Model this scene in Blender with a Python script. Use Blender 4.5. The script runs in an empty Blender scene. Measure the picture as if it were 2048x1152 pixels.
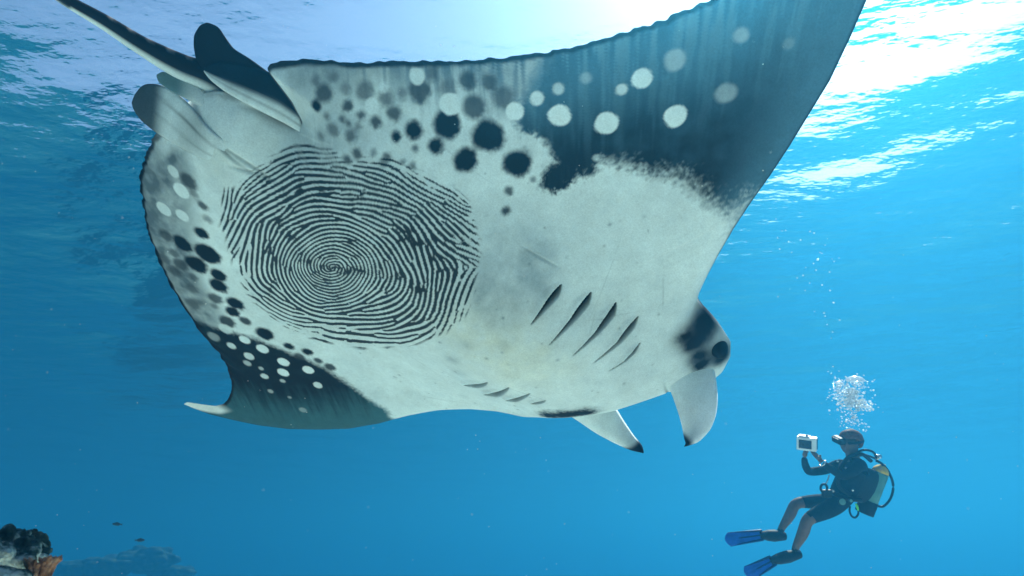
import bpy, bmesh, math, random
import numpy as np
from mathutils import Vector, Matrix, Quaternion

scene = bpy.context.scene
COL = scene.collection
rad = math.radians

# ------------------------------------------------------------------ camera, sky, sun, exposure
CAM_Z = 5.5                      # metres above the added floor
PITCH = rad(23.0)
cam_data = bpy.data.cameras.new('camera')
cam = bpy.data.objects.new('camera', cam_data)
COL.objects.link(cam)
cam.location = (0, 0, CAM_Z)
cam.rotation_euler = (rad(90) + PITCH, 0, 0)
cam_data.lens = 22.0
cam_data.clip_start = 0.05
cam_data.clip_end = 1000
cam_data.dof.use_dof = True
cam_data.dof.focus_distance = 3.2
cam_data.dof.aperture_fstop = 3.2
scene.camera = cam

SUN_EL, SUN_AZ = 50.0, 36.0
world = bpy.data.worlds.new('World')
scene.world = world
world.use_nodes = True
wn = world.node_tree
bg = wn.nodes['Background']
sky = wn.nodes.new('ShaderNodeTexSky')
sky.sky_type = 'NISHITA'
sky.sun_disc = False
sky.sun_elevation = rad(SUN_EL)
sky.sun_rotation = rad(SUN_AZ)
wn.links.new(sky.outputs[0], bg.inputs[0])
bg.inputs[1].default_value = 0.085

sun_data = bpy.data.lights.new('sun', 'SUN')
sun_data.energy = 5.0
sun_data.angle = rad(0.5)
sun_data.color = (1.0, 0.95, 0.88)
sun = bpy.data.objects.new('sun', sun_data)
COL.objects.link(sun)
sun_dir = Vector((math.sin(rad(SUN_AZ)) * math.cos(rad(SUN_EL)), math.cos(rad(SUN_AZ)) * math.cos(rad(SUN_EL)), math.sin(rad(SUN_EL))))
sun.rotation_euler = sun_dir.to_track_quat('Z', 'Y').to_euler()
sun.location = (0, 0, 30)

vs = scene.view_settings
vs.view_transform = 'Standard'
vs.look = 'None'
vs.gamma = 1
vs.use_curve_mapping = False
vs.exposure = 1.3
cy = scene.cycles
cy.use_denoising = True
cy.volume_bounces = 3
cy.max_bounces = 7
cy.transparent_max_bounces = 16
cy.caustics_reflective = False
cy.caustics_refractive = False

# ------------------------------------------------------------------ helpers
def put(o, parent=None, label=None, category=None, group=None, kind=None):
    if o.name not in COL.objects:
        COL.objects.link(o)
    if parent is not None:
        o.parent = parent
    if label: o['label'] = label
    if category: o['category'] = category
    if group: o['group'] = group
    if kind: o['kind'] = kind
    return o

def mesh_obj(name, verts, faces, mat, parent=None, smooth=True, **kw):
    me = bpy.data.meshes.new(name)
    me.from_pydata([tuple(map(float, v)) for v in verts], [], [tuple(map(int, f)) for f in faces])
    me.materials.append(mat)
    if smooth:
        me.polygons.foreach_set('use_smooth', [True] * len(me.polygons))
    me.update()
    return put(bpy.data.objects.new(name, me), parent, **kw)

def grid_mesh(name, V, tris_quads, mat_list, attrs=None):
    """fast mesh from numpy: V (n,3), quads (m,4)"""
    me = bpy.data.meshes.new(name)
    n, m = len(V), len(tris_quads)
    me.vertices.add(n)
    me.vertices.foreach_set('co', V.astype(np.float32).ravel())
    me.loops.add(4 * m)
    me.loops.foreach_set('vertex_index', tris_quads.astype(np.int32).ravel())
    me.polygons.add(m)
    me.polygons.foreach_set('loop_start', np.arange(0, 4 * m, 4, dtype=np.int32))
    me.polygons.foreach_set('use_smooth', np.ones(m, dtype=bool))
    for mt in mat_list:
        me.materials.append(mt)
    me.update(calc_edges=True)
    me.validate()
    for k, a in (attrs or {}).items():
        at = me.attributes.new(k, 'FLOAT_COLOR', 'POINT')
        at.data.foreach_set('color', np.c_[a, np.ones(len(a))].astype(np.float32).ravel())
    return me

def empty(name, matrix, **kw):
    o = bpy.data.objects.new(name, None)
    o.empty_display_size = 0.2
    o.matrix_world = matrix
    return put(o, **kw)

class Nodes:
    def __init__(self, name):
        self.m = bpy.data.materials.new(name)
        self.m.use_nodes = True
        self.t = self.m.node_tree
        self.t.nodes.clear()
        self.out = self.t.nodes.new('ShaderNodeOutputMaterial')
    def n(self, kind, **kw):
        nd = self.t.nodes.new('ShaderNode' + kind)
        for k, v in kw.items():
            setattr(nd, k, v)
        return nd
    def set(self, nd, **kw):
        for k, v in kw.items():
            nd.inputs[k.replace('_', ' ')].default_value = v
        return nd
    def l(self, a, b):
        self.t.links.new(a, b)

def paint(name, colour, rough=0.5, var=0.15, scale=20.0, spec=0.08, bump=0.0, metallic=0.0, colour2=None):
    """procedural paint / rubber / cloth: noise-mottled colour and a little relief"""
    N = Nodes(name)
    b = N.n('BsdfPrincipled')
    b.inputs['Roughness'].default_value = rough
    b.inputs['Specular IOR Level'].default_value = spec
    b.inputs['Metallic'].default_value = metallic
    tc = N.n('TexCoord'); nz = N.n('TexNoise')
    N.set(nz, Scale=scale, Detail=5.0, Roughness=0.6)
    N.l(tc.outputs['Object'], nz.inputs['Vector'])
    r = N.n('ValToRGB')
    c = Vector(colour)
    c2 = Vector(colour2) if colour2 else c * (1 + var)
    r.color_ramp.elements[0].position = 0.33
    r.color_ramp.elements[1].position = 0.67
    r.color_ramp.elements[0].color = (*(c * (1 - var)), 1)
    r.color_ramp.elements[1].color = (*c2, 1)
    N.l(nz.outputs['Fac'], r.inputs[0]); N.l(r.outputs[0], b.inputs['Base Color'])
    if bump:
        bp = N.n('Bump'); N.set(bp, Strength=0.6, Distance=bump)
        N.l(nz.outputs['Fac'], bp.inputs['Height']); N.l(bp.outputs[0], b.inputs['Normal'])
    N.l(b.outputs[0], N.out.inputs[0])
    return N.m

def hash2(ix, iy, seed):
    h = (ix.astype(np.int64) * 374761393 + iy.astype(np.int64) * 668265263 + seed * 974634777) & 0x7fffffff
    h = ((h ^ (h >> 13)) * 1274126177) & 0x7fffffff
    return ((h ^ (h >> 16)) & 0xffff) / 65535.0

def vnoise(x, y, seed=0):
    ix, iy = np.floor(x), np.floor(y)
    fx, fy = x - ix, y - iy
    fx = fx * fx * (3 - 2 * fx); fy = fy * fy * (3 - 2 * fy)
    a = hash2(ix, iy, seed); b = hash2(ix + 1, iy, seed); c = hash2(ix, iy + 1, seed); d = hash2(ix + 1, iy + 1, seed)
    return (a + (b - a) * fx) * (1 - fy) + (c + (d - c) * fx) * fy

def fbm(x, y, seed=0, octaves=4):
    s, a, t = 0, 0.5, 0
    for k in range(octaves):
        s = s + a * vnoise(x * 2 ** k, y * 2 ** k, seed + k * 17); t += a; a *= 0.5
    return s / t * 2 - 1

def poly_sdf(x, y, poly):
    """signed distance to a polygon, negative inside"""
    p = np.array(poly); q = np.roll(p, -1, 0)
    best = np.full(x.shape, 1e9); inside = np.zeros(x.shape, bool)
    for (x0, y0), (x1, y1) in zip(p, q):
        dx, dy = x1 - x0, y1 - y0
        s = np.clip(((x - x0) * dx + (y - y0) * dy) / (dx * dx + dy * dy + 1e-12), 0, 1)
        best = np.minimum(best, (x - x0 - s * dx) ** 2 + (y - y0 - s * dy) ** 2)
        if dy != 0:
            c = ((y0 > y) != (y1 > y)) & (x < (x1 - x0) * (y - y0) / dy + x0)
            inside ^= c
    d = np.sqrt(best)
    return np.where(inside, -d, d)

# ------------------------------------------------------------------ the setting: an added, unseen sandy floor bouncing light up, surface, water
def bounce_sand_material():
    N = Nodes('bounce_sand')
    b = N.n('BsdfPrincipled'); N.set(b, Roughness=0.95)
    b.inputs['Specular IOR Level'].default_value = 0.1
    tc = N.n('TexCoord'); nz = N.n('TexNoise'); N.set(nz, Scale=0.6, Detail=8.0)
    r = N.n('ValToRGB')
    r.color_ramp.elements[0].color = (.68, .61, .50, 1); r.color_ramp.elements[1].color = (.80, .73, .60, 1)
    wv = N.n('TexWave'); N.set(wv, Scale=1.2, Distortion=6.0, Detail=2.0)
    bp = N.n('Bump'); N.set(bp, Strength=0.5, Distance=0.05)
    N.l(tc.outputs['Object'], nz.inputs['Vector']); N.l(tc.outputs['Object'], wv.inputs['Vector'])
    N.l(nz.outputs['Fac'], r.inputs[0]); N.l(r.outputs[0], b.inputs['Base Color'])
    N.l(wv.outputs['Fac'], bp.inputs['Height']); N.l(bp.outputs[0], b.inputs['Normal'])
    N.l(b.outputs[0], N.out.inputs[0])
    return N.m

def axis_lines(fine, fine_step, far, ratio=1.18):
    a = list(np.arange(0, fine, fine_step)); s = fine_step
    while a[-1] < far:
        s *= ratio; a.append(a[-1] + s)
    a = np.array(a); a[-1] = far
    return np.concatenate([-a[:0:-1], a])

def sheet(name, xs, ys, zf, mat, **kw):
    X, Y = np.meshgrid(xs, ys)
    V = np.stack([X, Y, zf(X, Y)], -1).reshape(-1, 3)
    nx, ny = len(xs), len(ys)
    i = (np.arange(ny - 1)[:, None] * nx + np.arange(nx - 1)[None]).ravel()
    Q = np.stack([i, i + 1, i + nx + 1, i + nx], -1)
    return put(bpy.data.objects.new(name, grid_mesh(name, V, Q, [mat])), **kw)

SURF_Z = 11.0
ax = axis_lines(40, 1.0, 410)
sheet('bounce_seabed', ax, ax, lambda x, y: .25 * fbm(x * .12 + 40, y * .12, 5) - 26 * np.clip((np.hypot(x, y - 3) * (1 + .15 * fbm(x * .06, y * .06, 2)) - 13) / 24, 0, 1) ** 1.3, bounce_sand_material(), kind='structure')  # added unseen floor: bounces sun onto the belly, rim sunk to darken the surface mirror

def water_material():
    N = Nodes('water_surface')
    tr = N.n('BsdfTransparent'); gl = N.n('BsdfGlossy'); mx = N.n('MixShader'); fr = N.n('Fresnel')
    gl.inputs['Roughness'].default_value = 0.03
    fr.inputs['IOR'].default_value = WATER_IOR
    tc = N.n('TexCoord'); mp = N.n('Mapping')
    mp.inputs['Rotation'].default_value = (0, 0, rad(25)); mp.inputs['Scale'].default_value = (0.8, 1.5, 1)
    nz = N.n('TexNoise'); N.set(nz, Scale=1.5, Detail=4.0, Roughness=0.5)
    bp = N.n('Bump'); N.set(bp, Strength=1.0, Distance=WATER_BUMP)
    N.l(tc.outputs['Object'], mp.inputs['Vector']); N.l(mp.outputs[0], nz.inputs['Vector'])
    N.l(nz.outputs['Fac'], bp.inputs['Height'])
    N.l(bp.outputs[0], fr.inputs['Normal']); N.l(bp.outputs[0], gl.inputs['Normal'])
    N.l(fr.outputs[0], mx.inputs[0]); N.l(tr.outputs[0], mx.inputs[1]); N.l(gl.outputs[0], mx.inputs[2])
    N.l(mx.outputs[0], N.out.inputs[0])
    return N.m
WATER_IOR, WATER_BUMP = 1.205, 0.060

def waves(x, y):
    z = 0 * x
    rng = np.random.default_rng(3)
    for k in range(14):
        wl = 6.5 * 0.82 ** k
        th = rad(65) + rng.normal(0, .55)
        z = z + wl * .0045 * np.sin(2 * np.pi * (x * math.cos(th) + y * math.sin(th)) / wl + rng.uniform(0, 6.28))
    return SURF_Z + z + 0.015 * fbm(x * .7, y * .7, 9, 3)
xs = axis_lines(22, 0.16, 410, 1.08)
sheet('water_surface', xs, xs, waves, water_material(), kind='structure')

def haze_box():
    N = Nodes('sea_water')
    v = N.n('VolumePrincipled')
    v.inputs['Color'].default_value = WATER_COLOUR
    v.inputs['Absorption Color'].default_value = (.02, .22, .3, 1)
    v.inputs['Density'].default_value = WATER_DENSITY
    v.inputs['Anisotropy'].default_value = WATER_G
    p = N.n('VolumePrincipled')                       # suspended particles: white, strongly forward scattering
    p.inputs['Color'].default_value = (.95, .95, .95, 1)
    p.inputs['Density'].default_value = 0.0011
    p.inputs['Anisotropy'].default_value = 0.84
    ad = N.n('AddShader')
    N.l(v.outputs[0], ad.inputs[0]); N.l(p.outputs[0], ad.inputs[1])
    N.l(ad.outputs[0], N.out.inputs['Volume'])
    lo, hi = (-420, -420, -28), (420, 420, SURF_Z + 1.2)
    v = [(x, y, z) for x in (lo[0], hi[0]) for y in (lo[1], hi[1]) for z in (lo[2], hi[2])]
    f = [(0, 1, 3, 2), (4, 6, 7, 5), (0, 4, 5, 1), (2, 3, 7, 6), (0, 2, 6, 4), (1, 5, 7, 3)]
    o = mesh_obj('haze', v, f, N.m, smooth=False, label='clear blue sea water filling the whole scene', category='water', kind='stuff')
    o.display_type = 'WIRE'
WATER_COLOUR, WATER_DENSITY, WATER_G = (.002, .186, .345, 1), 0.045, 0.73
haze_box()
# ---- manta plan: outline, markings and fins, in metres in its own frame (x ahead, y to its left, z up)
TRAIL = [[0.41,-2.37],[0.5,-2.28],[0.58,-2.12],[0.61,-1.95],[0.6,-1.78],[0.563,-1.615],[0.551,-1.566],[0.518,-1.472],[0.484,-1.395],[0.433,-1.285],[0.378,-1.173],[0.32,-1.082],[0.248,-0.976],[0.171,-0.872],[0.073,-0.758],[-0.017,-0.659],[-0.117,-0.539],[-0.215,-0.446],[-0.284,-0.375],[-0.348,-0.275],[-0.359,-0.242],[-0.33,-0.225],[-0.22,-0.19],[-0.15,-0.15],[-0.16,-0.11],[-0.36,-0.07],[-0.45,0.0],[-0.5,0.08],[-0.52,0.19],[-0.52,0.29],[-0.541,0.392],[-0.547,0.435],[-0.542,0.524],[-0.527,0.625],[-0.498,0.738],[-0.448,0.832],[-0.39,0.948],[-0.32,1.059],[-0.231,1.158],[-0.139,1.264],[-0.043,1.35],[0.095,1.456],[0.213,1.538],[0.33,1.598],[0.433,1.683],[0.522,1.794],[0.567,1.89],[0.589,1.979],[0.591,2.037],[0.564,2.101],[0.488,2.164],[0.423,2.216],[0.418,2.262]]
LEAD = [[0.41,-2.37],[0.52,-2.3],[0.7,-2.14],[0.898,-1.951],[0.976,-1.86],[1.069,-1.744],[1.136,-1.636],[1.209,-1.518],[1.279,-1.396],[1.344,-1.271],[1.405,-1.164],[1.482,-1.042],[1.56,-0.928],[1.629,-0.837],[1.671,-0.795],[1.72,-0.791],[1.8,-0.786],[1.9,-0.78],[2.02,-0.757],[2.1,-0.705],[2.17,-0.62],[2.195,-0.54],[2.13,-0.38],[2.08,-0.19],[2.04,-0.03],[1.95,0.15],[1.88,0.32],[1.86,0.42],[1.839,0.476],[1.707,0.601],[1.618,0.728],[1.512,0.937],[1.439,1.149],[1.375,1.384],[1.284,1.596],[1.16,1.768],[1.024,1.924],[0.868,2.05],[0.728,2.136],[0.584,2.218],[0.473,2.25],[0.418,2.262]]
PRINT_CHART = [[6.8686,-2.0774,1.1425,-0.8935,-0.2554,0.5883,-0.1803,3.4883,-0.4888,-0.1542,0.3436,0.2592,-0.2889,-0.1886,-0.8111,-0.1722,1.6456,-1.2808,-0.0521,2.2932,-1.1973,-1.3721,-0.1542,0.4141,2.608,0.0174,-3.2056,-0.1423],[5.5988,1.2957,-1.7671,2.01,0.4228,-1.3162,0.4214,2.9897,-1.2873,-0.407,0.7349,-0.1354,-0.0224,-0.8188,1.401,0.3822,-2.1702,1.5507,-0.0428,-3.4791,1.9222,2.3654,0.3721,-0.8827,-3.3296,-0.0201,5.2427,0.0422]]
PRINT_EDGE = [[5.2,3.35],[5.6,3.05],[6.1,2.93],[6.65,3.0],[7.0,3.18],[7.4,3.08],[7.9,3.18],[8.4,3.45],[8.8,3.7],[9.2,3.8],[9.45,4.1],[9.55,4.5],[9.6,5.0],[9.55,5.6],[9.45,6.0],[9.2,6.4],[8.8,6.7],[8.3,6.9],[7.7,7.0],[7.0,6.92],[6.4,6.8],[5.9,6.6],[5.4,6.3],[5.05,6.0],[4.8,5.6],[4.55,5.1],[4.4,4.6],[4.38,4.1],[4.45,3.7],[4.8,3.6],[5.0,3.5]]
PRINT_FLOW = [[5.6,3.3,-15],[6.4,3.25,-5],[7.0,3.7,4],[6.4,3.68,-6],[7.79,3.76,18],[7.4,3.4,12],[8.3,3.7,25],[8.99,4.04,38],[9.19,4.8,32],[9.31,5.15,28],[9.4,4.5,32],[8.39,5.0,60],[8.19,5.4,75],[8.79,5.6,78],[8.71,6.0,98],[9.15,5.8,108],[9.35,5.67,125],[9.0,6.3,120],[8.31,6.47,157],[7.9,6.0,140],[7.6,6.2,163],[6.8,6.55,6],[7.4,6.65,2],[6.4,6.7,15],[8.0,6.7,165],[6.0,6.31,25],[5.32,5.92,32],[5.2,6.2,30],[5.6,6.2,28],[4.92,4.84,108],[4.48,3.96,105],[4.64,4.84,113],[4.8,5.3,112],[4.92,5.66,40],[5.2,5.24,95],[5.6,5.0,108],[5.8,4.32,-25],[6.4,4.2,-5],[5.52,3.92,-20],[5.2,3.8,-38],[5.12,4.28,-62],[4.8,4.2,-72],[7.2,4.52,8],[7.8,4.32,25],[8.0,4.6,42],[8.52,4.36,45],[8.6,5.0,55],[6.0,4.84,-45],[6.6,4.84,-3],[7.28,4.84,22],[7.6,5.15,62],[7.7,5.5,95],[7.4,5.71,150],[6.72,5.71,5],[6.24,5.63,42],[6.24,5.15,-65],[5.92,5.32,97],[5.6,5.4,85],[5.68,5.8,48],[7.0,6.0,175],[6.4,6.1,22]]
PRINT_CORE = [6.68,5.32]
DARK_SPOTS = [[-0.145,-0.372,0.0326,0.8],[-0.137,-0.32,0.0222,1.0],[-0.054,-0.407,0.021,0.85],[0.003,-0.421,0.0168,0.8],[0.056,-0.444,0.0227,0.85],[0.088,-0.516,0.0257,0.8],[0.18,-0.527,0.0361,1.0],[0.257,-0.638,0.0542,1.0],[0.396,-0.719,0.0636,1.0],[0.281,-0.547,0.0309,1.0],[0.403,-0.587,0.0476,1.0],[0.552,-0.724,0.0565,1.0],[0.148,-0.464,0.0202,1.0],[0.23,-0.483,0.0147,0.7],[0.611,-0.621,0.0171,0.8],[0.661,-0.555,0.019,0.9],[-0.041,-0.49,0.0333,0.6],[-0.098,-0.441,0.0191,0.4],[0.032,-0.531,0.0282,0.6],[0.104,-0.647,0.0394,0.8],[0.199,-0.801,0.0334,0.8],[0.26,-0.86,0.0308,0.7],[0.284,-0.752,0.0466,0.8],[0.332,-0.862,0.0402,0.6],[0.093,-0.723,0.0275,0.5],[0.063,-0.587,0.0197,0.4],[-0.196,-0.378,0.0188,0.4],[-0.156,-0.431,0.0162,0.4],[0.171,-0.728,0.0339,0.45],[-0.039,-0.361,0.0139,0.7],[-0.011,-0.366,0.0112,0.7],[-0.039,-0.304,0.026,0.6],[0.022,-0.34,0.0229,0.6],[-0.085,-0.323,0.0149,0.5],[0.08,-0.311,0.0214,0.8],[0.07,-0.263,0.0186,0.8],[0.174,-0.388,0.0162,0.8],[0.178,-0.362,0.0173,0.9],[0.127,-0.363,0.0115,0.5],[0.227,-0.415,0.0105,0.6],[0.267,-0.43,0.013,0.7],[0.645,-0.721,0.0115,0.6],[-0.056,-0.23,0.0177,0.5],[0.022,-0.384,0.0123,0.4],[-0.336,0.444,0.0449,0.8],[-0.286,0.492,0.0233,0.5],[-0.231,0.513,0.0272,0.8],[-0.18,0.579,0.0227,0.4],[-0.161,0.707,0.0381,1.0],[-0.194,0.889,0.0517,1.0],[-0.078,0.826,0.0654,1.0],[-0.083,0.965,0.0589,1.0],[0.026,0.929,0.0424,1.0],[0.063,1.01,0.0514,1.0],[-0.275,0.924,0.0384,0.7],[-0.197,1.007,0.0307,0.6],[-0.22,1.118,0.0378,0.6],[-0.138,1.06,0.0421,0.7],[-0.141,1.144,0.0376,0.6],[-0.052,1.079,0.0275,0.6],[-0.018,1.18,0.0329,0.6],[0.097,1.132,0.04,0.8],[0.189,1.07,0.0484,1],[0.214,1.152,0.0407,1],[0.292,1.157,0.0316,0.9],[0.232,1.26,0.0481,0.9],[0.417,1.161,0.0525,1],[0.564,1.14,0.0315,1],[0.66,1.091,0.0326,1],[0.651,1.176,0.0327,0.8],[0.034,1.306,0.05,0.6],[0.123,1.205,0.0236,0.5],[0.748,1.113,0.025,0.9],[0.821,1.105,0.0356,0.9]]
PALE_SPOTS = [[0.06,-0.674,0.0287,0.9],[0.011,-0.474,0.027,0.9],[0.215,-0.695,0.0404,1.0],[0.001,-0.551,0.0178,0.6],[0.399,-0.855,0.0335,1.0],[0.42,-0.952,0.0259,0.9],[0.525,-0.97,0.0414,1.0],[0.446,-1.033,0.0215,0.7],[0.62,-1.279,0.0355,1],[0.602,-1.201,0.0193,0.8],[0.663,-1.079,0.0423,1],[0.813,-1.281,0.0429,1],[0.644,-1.4,0.0369,0.4],[0.722,-1.609,0.0265,0.35],[0.859,-1.465,0.0373,0.35],[0.485,-1.133,0.0217,0.3],[0.745,-0.959,0.0139,0.5],[0.85,-1.707,0.0187,0.15],[-0.406,0.474,0.0294,0.9],[-0.336,0.536,0.0413,1],[-0.352,0.748,0.0382,0.9],[-0.272,0.685,0.0342,0.9],[0.253,1.329,0.0426,0.7],[0.373,1.321,0.0338,1],[0.35,1.452,0.0289,0.8],[0.463,1.445,0.0308,0.9],[0.489,1.519,0.0252,0.6],[0.479,1.304,0.0362,1],[0.568,1.486,0.0165,0.6],[0.619,1.539,0.0241,0.8],[0.623,1.309,0.0369,1],[0.673,1.399,0.0353,1],[0.716,1.482,0.0174,0.6],[0.723,1.645,0.0187,0.5],[0.756,1.244,0.0359,1],[0.874,1.328,0.0307,0.9],[0.83,1.594,0.0125,0.4],[0.959,1.641,0.0224,0.3],[0.244,1.471,0.0373,0.35]]
NEAR_DARK = [[0.395,-0.875],[0.436,-0.822],[0.484,-0.816],[0.533,-0.862],[0.598,-0.849],[0.645,-0.838],[0.654,-0.771],[0.687,-0.714],[0.741,-0.738],[0.762,-0.799],[0.764,-0.864],[0.786,-0.91],[0.768,-0.963],[0.837,-1.006],[0.925,-1.059],[0.99,-1.107],[1.066,-1.147],[1.149,-1.16],[1.226,-1.167],[1.282,-1.2],[1.309,-1.265],[1.42,-1.13],[1.4,-1.4],[1.1,-2.0],[0.4,-2.6],[0.3,-1.9],[0.35,-1.35],[0.32,-1.15]]
FAR_DARK = [[0.081,1.472],[0.184,1.399],[0.306,1.318],[0.485,1.225],[0.654,1.17],[0.844,1.141],[1.08,1.17],[1.286,1.192],[1.52,1.33],[1.5,1.8],[0.6,2.7],[0.2,2.3],[0.2,1.7]]
FAR_SMOKE = [[-0.513,0.433],[-0.413,0.306],[-0.332,0.378],[-0.241,0.58],[-0.177,0.757],[-0.054,0.99],[0.103,1.148],[0.236,1.304],[0.3,1.7],[-0.1,1.45],[-0.7,1.0],[-0.75,0.5],[-0.6,0.35]]
NEAR_SMOKE = [[-0.293,-0.27],[-0.19,-0.266],[-0.061,-0.427],[-0.01,-0.541],[0.129,-0.59],[0.19,-0.719],[0.345,-0.724],[0.429,-0.856],[0.42,-1.2],[0.2,-1.15],[-0.2,-0.6],[-0.45,-0.3]]
GILLS = [[0.0312,[[1.068,-0.501],[1.082,-0.452],[1.09,-0.388],[1.104,-0.288]]],[0.0338,[[1.199,-0.556],[1.218,-0.506],[1.231,-0.424],[1.241,-0.277]]],[0.0338,[[1.327,-0.592],[1.355,-0.541],[1.373,-0.449],[1.374,-0.301]]],[0.0312,[[1.465,-0.609],[1.484,-0.553],[1.501,-0.47],[1.491,-0.321]]],[0.0156,[[1.589,-0.524],[1.604,-0.478],[1.611,-0.418],[1.593,-0.336]]],[0.0442,[[1.294,0.41],[1.298,0.332],[1.277,0.231],[1.255,0.151]]],[0.0468,[[1.42,0.394],[1.42,0.31],[1.368,0.164],[1.336,0.079]]],[0.039,[[1.496,0.288],[1.488,0.222],[1.46,0.112],[1.443,0.036]]],[0.0312,[[1.55,0.143],[1.547,0.073],[1.545,0.028]]]]
STAINS = [[0.776,-0.444,0.135,0.35],[0.893,-0.422,0.14850000000000002,0.4],[0.915,-0.287,0.12150000000000001,0.35],[0.961,-0.198,0.0675,0.4],[0.851,-0.231,0.054000000000000006,0.4],[0.895,-0.518,0.10800000000000001,0.3],[0.966,-0.413,0.081,0.3],[1.037,0.166,0.0378,0.5],[0.983,0.006,0.0378,0.4],[1.143,0.263,0.048600000000000004,0.4],[1.098,-0.14,0.0378,0.3],[1.017,-0.25,0.054000000000000006,0.25],[0.811,-0.314,0.081,0.25],[1.082,-0.424,0.0594,0.2],[-0.067,-0.24,0.10800000000000001,0.5],[0.024,-0.336,0.0945,0.45],[-0.142,-0.144,0.0675,0.3]]
TINTS = [[0.985,-0.126,0.189,0.9],[1.182,-0.185,0.189,0.7],[0.852,-0.038,0.162,0.6],[1.358,-0.177,0.162,0.5],[-0.301,0.181,0.10800000000000001,0.6],[-0.182,-0.072,0.135,0.5],[1.205,0.003,0.189,0.5],[-0.153,-0.356,0.162,0.4],[-0.027,-0.558,0.135,0.4],[1.294,-0.528,0.162,0.3]]
EYE_DARK = [[1.793,-0.76],[1.812,-0.687],[1.954,-0.619],[1.759,-0.787],[2.029,-0.697],[1.742,-0.678],[1.901,-0.643]]
FAR_EYE_DARK = [[1.702,0.172],[1.718,0.113],[1.736,0.058],[1.761,0.011],[1.784,-0.038]]
FOLDS = [[0.0078,0.8,[[-0.475,0.166],[-0.381,0.124],[-0.273,0.115],[-0.157,0.102]]],[0.0078,0.6,[[-0.392,0.122],[-0.296,0.102],[-0.141,0.073],[-0.051,0.053]]],[0.0104,0.7,[[-0.113,-0.131],[-0.198,-0.085],[-0.297,-0.059],[-0.374,-0.031]]],[0.0234,0.25,[[-0.113,-0.131],[-0.198,-0.085],[-0.297,-0.059]]],[0.0052,0.2,[[0.808,-0.498],[0.924,-0.52],[1.021,-0.546]]],[0.0078,0.8,[[1.856,-0.46],[2.123,-0.309],[2.198,-0.281]]],[0.0078,0.4,[[-0.26,0.155],[-0.17,0.102],[-0.094,0.067]]]]
FINS = {'cephalic_near':([[1.922,-0.394,-0.057],[1.956,-0.417,-0.144],[2.0,-0.417,-0.22],[2.055,-0.407,-0.281],[2.092,-0.398,-0.339],[2.113,-0.388,-0.388],[2.129,-0.398,-0.417]],[[1.994,-0.636,0.021],[2.065,-0.628,-0.098],[2.121,-0.597,-0.199],[2.154,-0.558,-0.278],[2.17,-0.506,-0.343],[2.148,-0.449,-0.403],[2.113,-0.408,-0.429]]),'cephalic_far':([[1.849,0.273,-0.077],[1.957,0.213,-0.117],[2.073,0.16,-0.167],[2.176,0.099,-0.203],[2.251,0.045,-0.227],[2.295,-0.01,-0.233]],[[1.98,0.035,0.005],[2.075,0.013,-0.052],[2.142,0.009,-0.106],[2.222,0.001,-0.164],[2.274,-0.014,-0.2],[2.295,-0.01,-0.233]]),'pelvic_far':([[-0.078,0.112,-0.15],[-0.272,0.205,-0.136],[-0.351,0.255,-0.115],[-0.454,0.304,-0.092],[-0.545,0.337,-0.064],[-0.618,0.358,-0.037],[-0.664,0.358,-0.009],[-0.691,0.347,0.016]],[[-0.222,0.057,-0.105],[-0.304,0.076,-0.128],[-0.402,0.099,-0.102],[-0.488,0.11,-0.045],[-0.568,0.146,0.003],[-0.637,0.2,0.043],[-0.695,0.274,0.061],[-0.691,0.347,0.016]]),'clasper':([[-0.306,0.045,-0.088],[-0.466,0.094,-0.034],[-0.576,0.143,-0.012],[-0.635,0.163,0.004],[-0.661,0.155,0.023]],[[-0.326,0.011,-0.035],[-0.496,0.063,0.018],[-0.611,0.108,0.044],[-0.652,0.135,0.041],[-0.661,0.155,0.023]]),'pelvic_near':([[-0.107,-0.13,-0.04],[-0.203,-0.106,-0.037],[-0.322,-0.074,-0.041],[-0.422,-0.045,-0.032],[-0.49,-0.032,-0.016],[-0.536,-0.03,0.01]],[[-0.217,-0.194,0.049],[-0.308,-0.201,0.066],[-0.384,-0.171,0.059],[-0.462,-0.121,0.052],[-0.519,-0.075,0.035],[-0.536,-0.03,0.01]]),'dorsal':([[-0.526,0.01,0.03],[-0.58,-0.008,0.061],[-0.614,-0.032,0.087],[-0.636,-0.06,0.108],[-0.64,-0.099,0.128],[-0.623,-0.134,0.13]],[[-0.329,-0.185,0.065],[-0.429,-0.159,0.09],[-0.494,-0.138,0.099],[-0.54,-0.143,0.116],[-0.583,-0.15,0.133],[-0.623,-0.134,0.13]]),'tail':([[-1.094,0.008,-0.123],[-0.998,0.043,-0.067],[-0.879,0.063,-0.013],[-0.749,0.077,0.025],[-0.603,0.067,0.058],[-0.447,0.024,0.083],[-0.241,0.076,0.159]],None)}
EYE = [1.978,-0.701,-0.031]
def sst(e0,e1,x):
    t=np.clip((x-e0)/(e1-e0),0,1);return t*t*(3-2*t)
def wing_bend(y):
    a=np.abs(y)
    far=-.10*np.clip((a-.7)/1.7,0,2)**2+.3*np.clip(a-2.05,0,.5)**2
    near=.05*np.clip((a-.7)/1.7,0,2)**2
    return np.where(y>0,far,near)
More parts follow.
